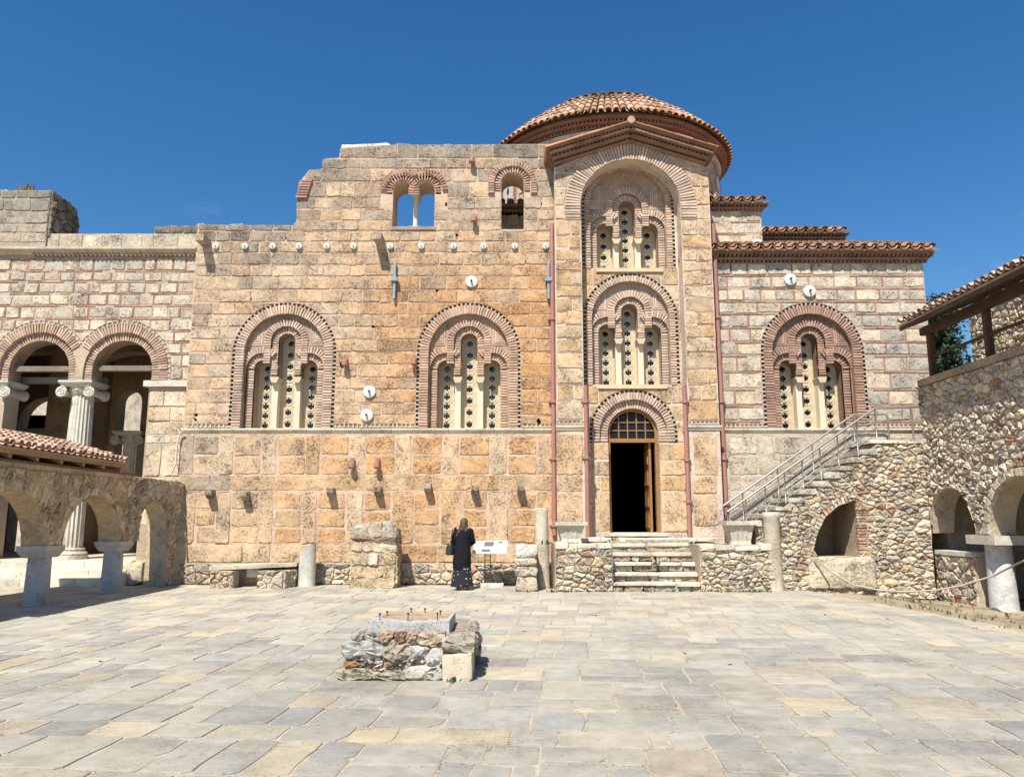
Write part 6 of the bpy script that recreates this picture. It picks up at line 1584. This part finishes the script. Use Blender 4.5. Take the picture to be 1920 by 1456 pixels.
for i, v in enumerate(me.skin_vertices[0].data): v.radius = (rad[i], rad[i]); v.use_root = (i == 0)
sb_ = bo_.modifiers.new('u', 'SUBSURF'); sb_.levels = 1; sb_.render_levels = 1
dg = bpy.context.evaluated_depsgraph_get(); bme = bpy.data.meshes.new_from_object(bo_.evaluated_get(dg)); bpy.data.objects.remove(bo_)
bme.materials.clear(); bme.materials.append(MAT['skin']); bme.name = 'body'
ob = bpy.data.objects.new('body', bme); COL.objects.link(ob); ob.parent = per
def R(*a): return [(px_+x, py_+y, z, rx, ry) for (x, y, z, rx, ry) in a]
m = MB(); m.loft(R((-.005, .0, .50, .205, .17), (-.005, .0, .62, .215, .175), (0, .0, .80, .205, .165), (0, 0, .95, .195, .155), (0, 0, 1.08, .175, .14), (0, 0, 1.2, .185, .14), (0, .005, 1.30, .20, .135), (.005, .01, 1.37, .175, .11), (.01, .02, 1.42, .09, .075), (.013, .03, 1.445, .062, .058)), n=28)
for i, v in enumerate(m.v):                                # uneven hem and folds
    k = i % 28; z = v[2]
    if z < 1.0: f = 1+.05*sin(k*1.9)*(1.0-z); m.v[i] = (px_+(v[0]-px_)*f, py_+(v[1]-py_)*f, z-(.05*sin(k*.45) if z < .52 else 0))
for s, e in ((-1, 'l'), (1, 'r')):
    q = [J['s'+e], J['e'+e], J['w'+e]]; pts = [Vector(q[0][:3])+Vector((-s*.05, 0, .02)), Vector(q[0][:3]), Vector(q[0][:3]).lerp(Vector(q[1][:3]), .5), Vector(q[1][:3]), Vector(q[1][:3]).lerp(Vector(q[2][:3]), .6), Vector(q[2][:3])]
    m.tube([pp(*p) for p in pts], [.07, .082, .07, .066, .055, .052], 12)
coat = m.build('coat', 'coat', per, smooth=True, angle=60)
m = MB(); m.loft(R((0, .01, .085, .262, .205), (0, .01, .12, .255, .20), (0, .005, .35, .225, .175), (0, 0, .6, .20, .155), (0, 0, .85, .17, .13)), n=32)
for i, v in enumerate(m.v): k = i % 32; f = 1+.06*sin(k*1.57)*max(0, .7-v[2]); m.v[i] = (px_+(v[0]-px_)*f, py_+(v[1]-py_)*f, v[2])
m.build('skirt', 'skirt', per, smooth=True)
m = MB(); hx, hy = J['hd'][0], J['hd'][1]
m.loft(R((hx-.07, hy-.12, 1.24, .03, .02), (hx-.06, hy-.115, 1.30, .075, .035), (hx-.035, hy-.09, 1.37, .10, .055), (hx-.01, hy-.05, 1.45, .095, .075), (hx, hy-.03, 1.51, .088, .09), (hx+.004, hy-.015, 1.57, .088, .10), (hx+.006, hy-.002, 1.62, .070, .085), (hx+.006, hy, 1.648, .03, .04)), n=20)
for i, v in enumerate(m.v): k = i % 20; f = 1+.10*sin(k*2.6+v[2]*22)*sstep(1.62, 1.3, v[2]); m.v[i] = (px_+hx+(v[0]-px_-hx)*f, v[1], v[2])

for k in range(16):
    a = rng.uniform(-1, 1); x0 = hx+a*.085; zt_h = rng.uniform(1.40, 1.55); q = rng.uniform(-.03, .03)
    m.tube([pp(x0, hy-.085, zt_h), pp(x0-.03+q, hy-.135, 1.36), pp(x0*.8-.075+q, hy-.165, 1.27+rng.uniform(-.02, .05)), pp(x0*.6-.11+q, hy-.15, 1.17+rng.uniform(-.03, .08))], [.022, .022, .016, .003], 6)
m.build('hair', 'hair', per, smooth=True)
m = MB(); m.loft(R((hx, hy-.01, 1.425, .066, .07), (hx, hy, 1.455, .058, .06)), n=16); m.build('collar', 'board_white', per, smooth=True)
for s, q in ((-1, 'fl'), (1, 'fr')):
    x, y, z, _ = J[q]; m = MB(); m.loft(R((x, y-.05, .002, .048, .14), (x, y-.05, .022, .046, .135)), n=16); m.build('sandal', 'sandal', per, smooth=True, angle=40)
bag = thing('shoulder_bag', 'dark green leather bag hanging from the left shoulder of the visitor', 'bag', (px_-.29, py_-.03, .82))
m = MB(); bx = px_-.285; by = py_-.02
m.loft([(bx, by, .80, .085, .15), (bx, by, .83, .10, .17), (bx, by, .95, .10, .165), (bx+.01, by, 1.06, .07, .14), (bx+.02, by, 1.09, .02, .12)], n=20); m.build('bag_body', 'bag_leather', bag, smooth=True)
for dy in (-.09, .09): m = MB(); m.tube([(bx+.01, by+dy, 1.06), (px_-.245, by+dy*.8, 1.22), (px_-.19, by+dy*.4+.01, 1.425), (px_-.15, by+dy*.4+.02, 1.43)], .012, 6); m.build('strap', 'bag_leather', bag, smooth=True)

# ================================================================ rope, plants, tree
rp_ = MB(); pr_ = []
for (u, v, Y) in ((1527, 1046, 18.15), (1560, 1072, 17.9), (1600, 1096, 17.6), (1650, 1106, 17.3), (1700, 1109, 17.0), (1755, 1106, 16.6), (1800, 1098, 16.2), (1860, 1080, 15.85), (1920, 1050, 15.0)): x, z = P(u, v, Y); pr_.append((x, Y, z))
rp_.tube(pr_, .02, 6); ro_ = rp_.build('rope', 'rope', smooth=True, origin=pr_[3]); tag(ro_, 'slack rope strung from the stair opening to the gallery column', 'rope')
def tuft(m, x, y, z, n, h, spread, r):
    for _ in range(n):
        a = r.uniform(0, 2*pi); d = r.uniform(0, spread); bx, by = x+d*cos(a), y+d*sin(a); hh = h*r.uniform(.4, 1.2); b = r.uniform(0, 2*pi); le = r.uniform(.1, .6)*hh
        w = .012+.012*r.random(); tx, ty = bx+le*cos(b), by+le*sin(b); px2, py2 = -sin(b)*w, cos(b)*w
        m.add([(bx-px2, by-py2, z), (bx+px2, by+py2, z), (lerp(bx, tx, .5)+px2, lerp(by, ty, .5)+py2, z+hh*.6), (tx, ty, z+hh), (lerp(bx, tx, .5)-px2, lerp(by, ty, .5)-py2, z+hh*.6)], [(0, 1, 2, 3, 4)])
r5 = random.Random(5); g = MB()
for (u, v, n, h, s) in ((800, 1090, 50, .10, .35), (775, 1093, 30, .08, .25), (840, 1096, 12, .06, .1), (950, 1091, 26, .09, .2), (1440, 1062, 30, .16, .12), (1500, 1103, 40, .10, .35), (1560, 1098, 40, .09, .4), (1610, 1096, 20, .08, .3), (420, 1088, 20, .07, .2), (310, 1086, 36, .18, .12), (1775, 1140, 20, .07, .5), (1840, 1155, 16, .07, .5), (1680, 1118, 16, .12, .15), (1715, 1122, 14, .14, .15), (1035, 1103, 14, .08, .12), (740, 1094, 14, .07, .12)):
    x, y = GR(u, v); tuft(g, x, y, -.01 if x < 7 else -.12, n, h, s, r5)
for (u, v, Y) in ((1025, 1016, 18.3), (1078, 1020, 18.2), (1150, 1009, 19.0), (1230, 1054, 18.4), (1330, 1022, 18.1), (1396, 1082, 17.95), (1745, 822, 18.0), (1760, 1040, 17.5)): x, z = P(u, v, Y); tuft(g, x, Y, z-.05, 16, .10, .12, r5)
for k in range(34):
    x, y = r5.uniform(-7, 7), r5.uniform(9, 18.5); tuft(g, x, y, 0, r5.randint(2, 5), .02, .04, r5)
for k in range(60):
    x = r5.uniform(-8, 6); tuft(g, x, (19.78 if x < .2 else 17.9)-r5.uniform(0, .08), 0, r5.randint(4, 10), .07, .08, r5)
tuft(g, -.60, FY-.03, .0, 26, .06, .09, r5); pass
g = g.build('grass', 'leaf', kind='stuff'); tag(g, 'small green weeds growing in the joints and along wall feet', 'grass')
g = MB()
for (u, n, h) in ((40, 40, .18), (52, 60, .30), (62, 40, .2), (75, 20, .12), (28, 14, .1), (85, 14, .12)): x, z = P(u, 356, YF+.3); tuft(g, x, YF+.3, sz1-.02, n, h, .16, r5)
for k in range(90):
    x, y = r5.uniform(7.4, 9.6), r5.uniform(11, 18); tuft(g, x, y, -.02-.19*sstep(7.4, 9.2, x), 3, .10, .10, r5)
g = g.build('dry_weed', 'dry_leaf', kind='stuff'); tag(g, 'dry weeds on the ruined wall top and the earth strip', 'weeds')
for i, (u, v, nm) in enumerate(((1797, 1136, 'red poppy flower left of the other one on the earth strip'), (1826, 1145, 'red poppy flower nearer the column on the earth strip'))):
    x, y = GR(u, v, -.02); z = .06; o = thing('poppy', nm, 'flower', (x, y, -.1), 'poppies on the earth strip'); m = MB(); m.tube([(x, y, -.1), (x, y, z)], .004, 5); m.build('stem', 'leaf', o)
    m = MB()
    for k in range(5): a = 2*pi*k/5; m.add([(x, y, z), (x+.05*cos(a-.5), y+.05*sin(a-.5), z+.03), (x+.055*cos(a), y+.055*sin(a), z+.045), (x+.05*cos(a+.5), y+.05*sin(a+.5), z+.03)], [(0, 1, 2, 3)])
    m.build('petals', 'poppy', o)
def conifer(x, y, H, Rr, label, seed, zlo=.15):
    r = random.Random(seed); o = thing('conifer_tree', label, 'tree', (x, y, -.2), 'trees beyond the gallery'); m = MB(); m.tube([(x, y, -.2), (x+.1, y, H*.5), (x, y, H)], [.28, .18, .03], 8); m.build('trunk', 'bark', o, smooth=True)
    br = MB(); m = MB()
    for k in range(110):
        t = zlo+(1-zlo)*(k+r.random())/110; z = H*t; a = r.uniform(0, 2*pi); L = Rr*(1-t)**.7*r.uniform(.55, 1.1)+.25
        e = (x+L*cos(a), y+L*sin(a), z+L*.12); br.tube([(x, y, z), e], [.04, .012], 4)
        for _ in range(44):
            q = r.uniform(.2, 1.08); c = Vector((lerp(x, e[0], q)+r.gauss(0, .17), lerp(y, e[1], q)+r.gauss(0, .17), lerp(z, e[2], q)+r.gauss(0, .13))); d = Vector((r.gauss(0, 1), r.gauss(0, 1), r.gauss(0, .7))).normalized(); f = d.cross(Vector((r.gauss(0, 1), r.gauss(0, 1), r.gauss(0, 1)))).normalized(); s = r.uniform(.07, .16)
            m.add([tuple(c-f*s*.35), tuple(c+d*s*.9), tuple(c+f*s*.35), tuple(c-d*s*.9)], [(0, 1, 2, 3)])
    br.build('branch', 'bark', o, kind='stuff'); m.build('crown', 'conifer', o, kind='stuff')
conifer(17.2, 30.5, 9.6, 2.6, 'dark green conifer seen between the first gallery post and the rear building', 3)
conifer(15.4, 27.0, 9.4, 1.5, 'slender half-bare conifer just beside the first gallery post', 4, .5)
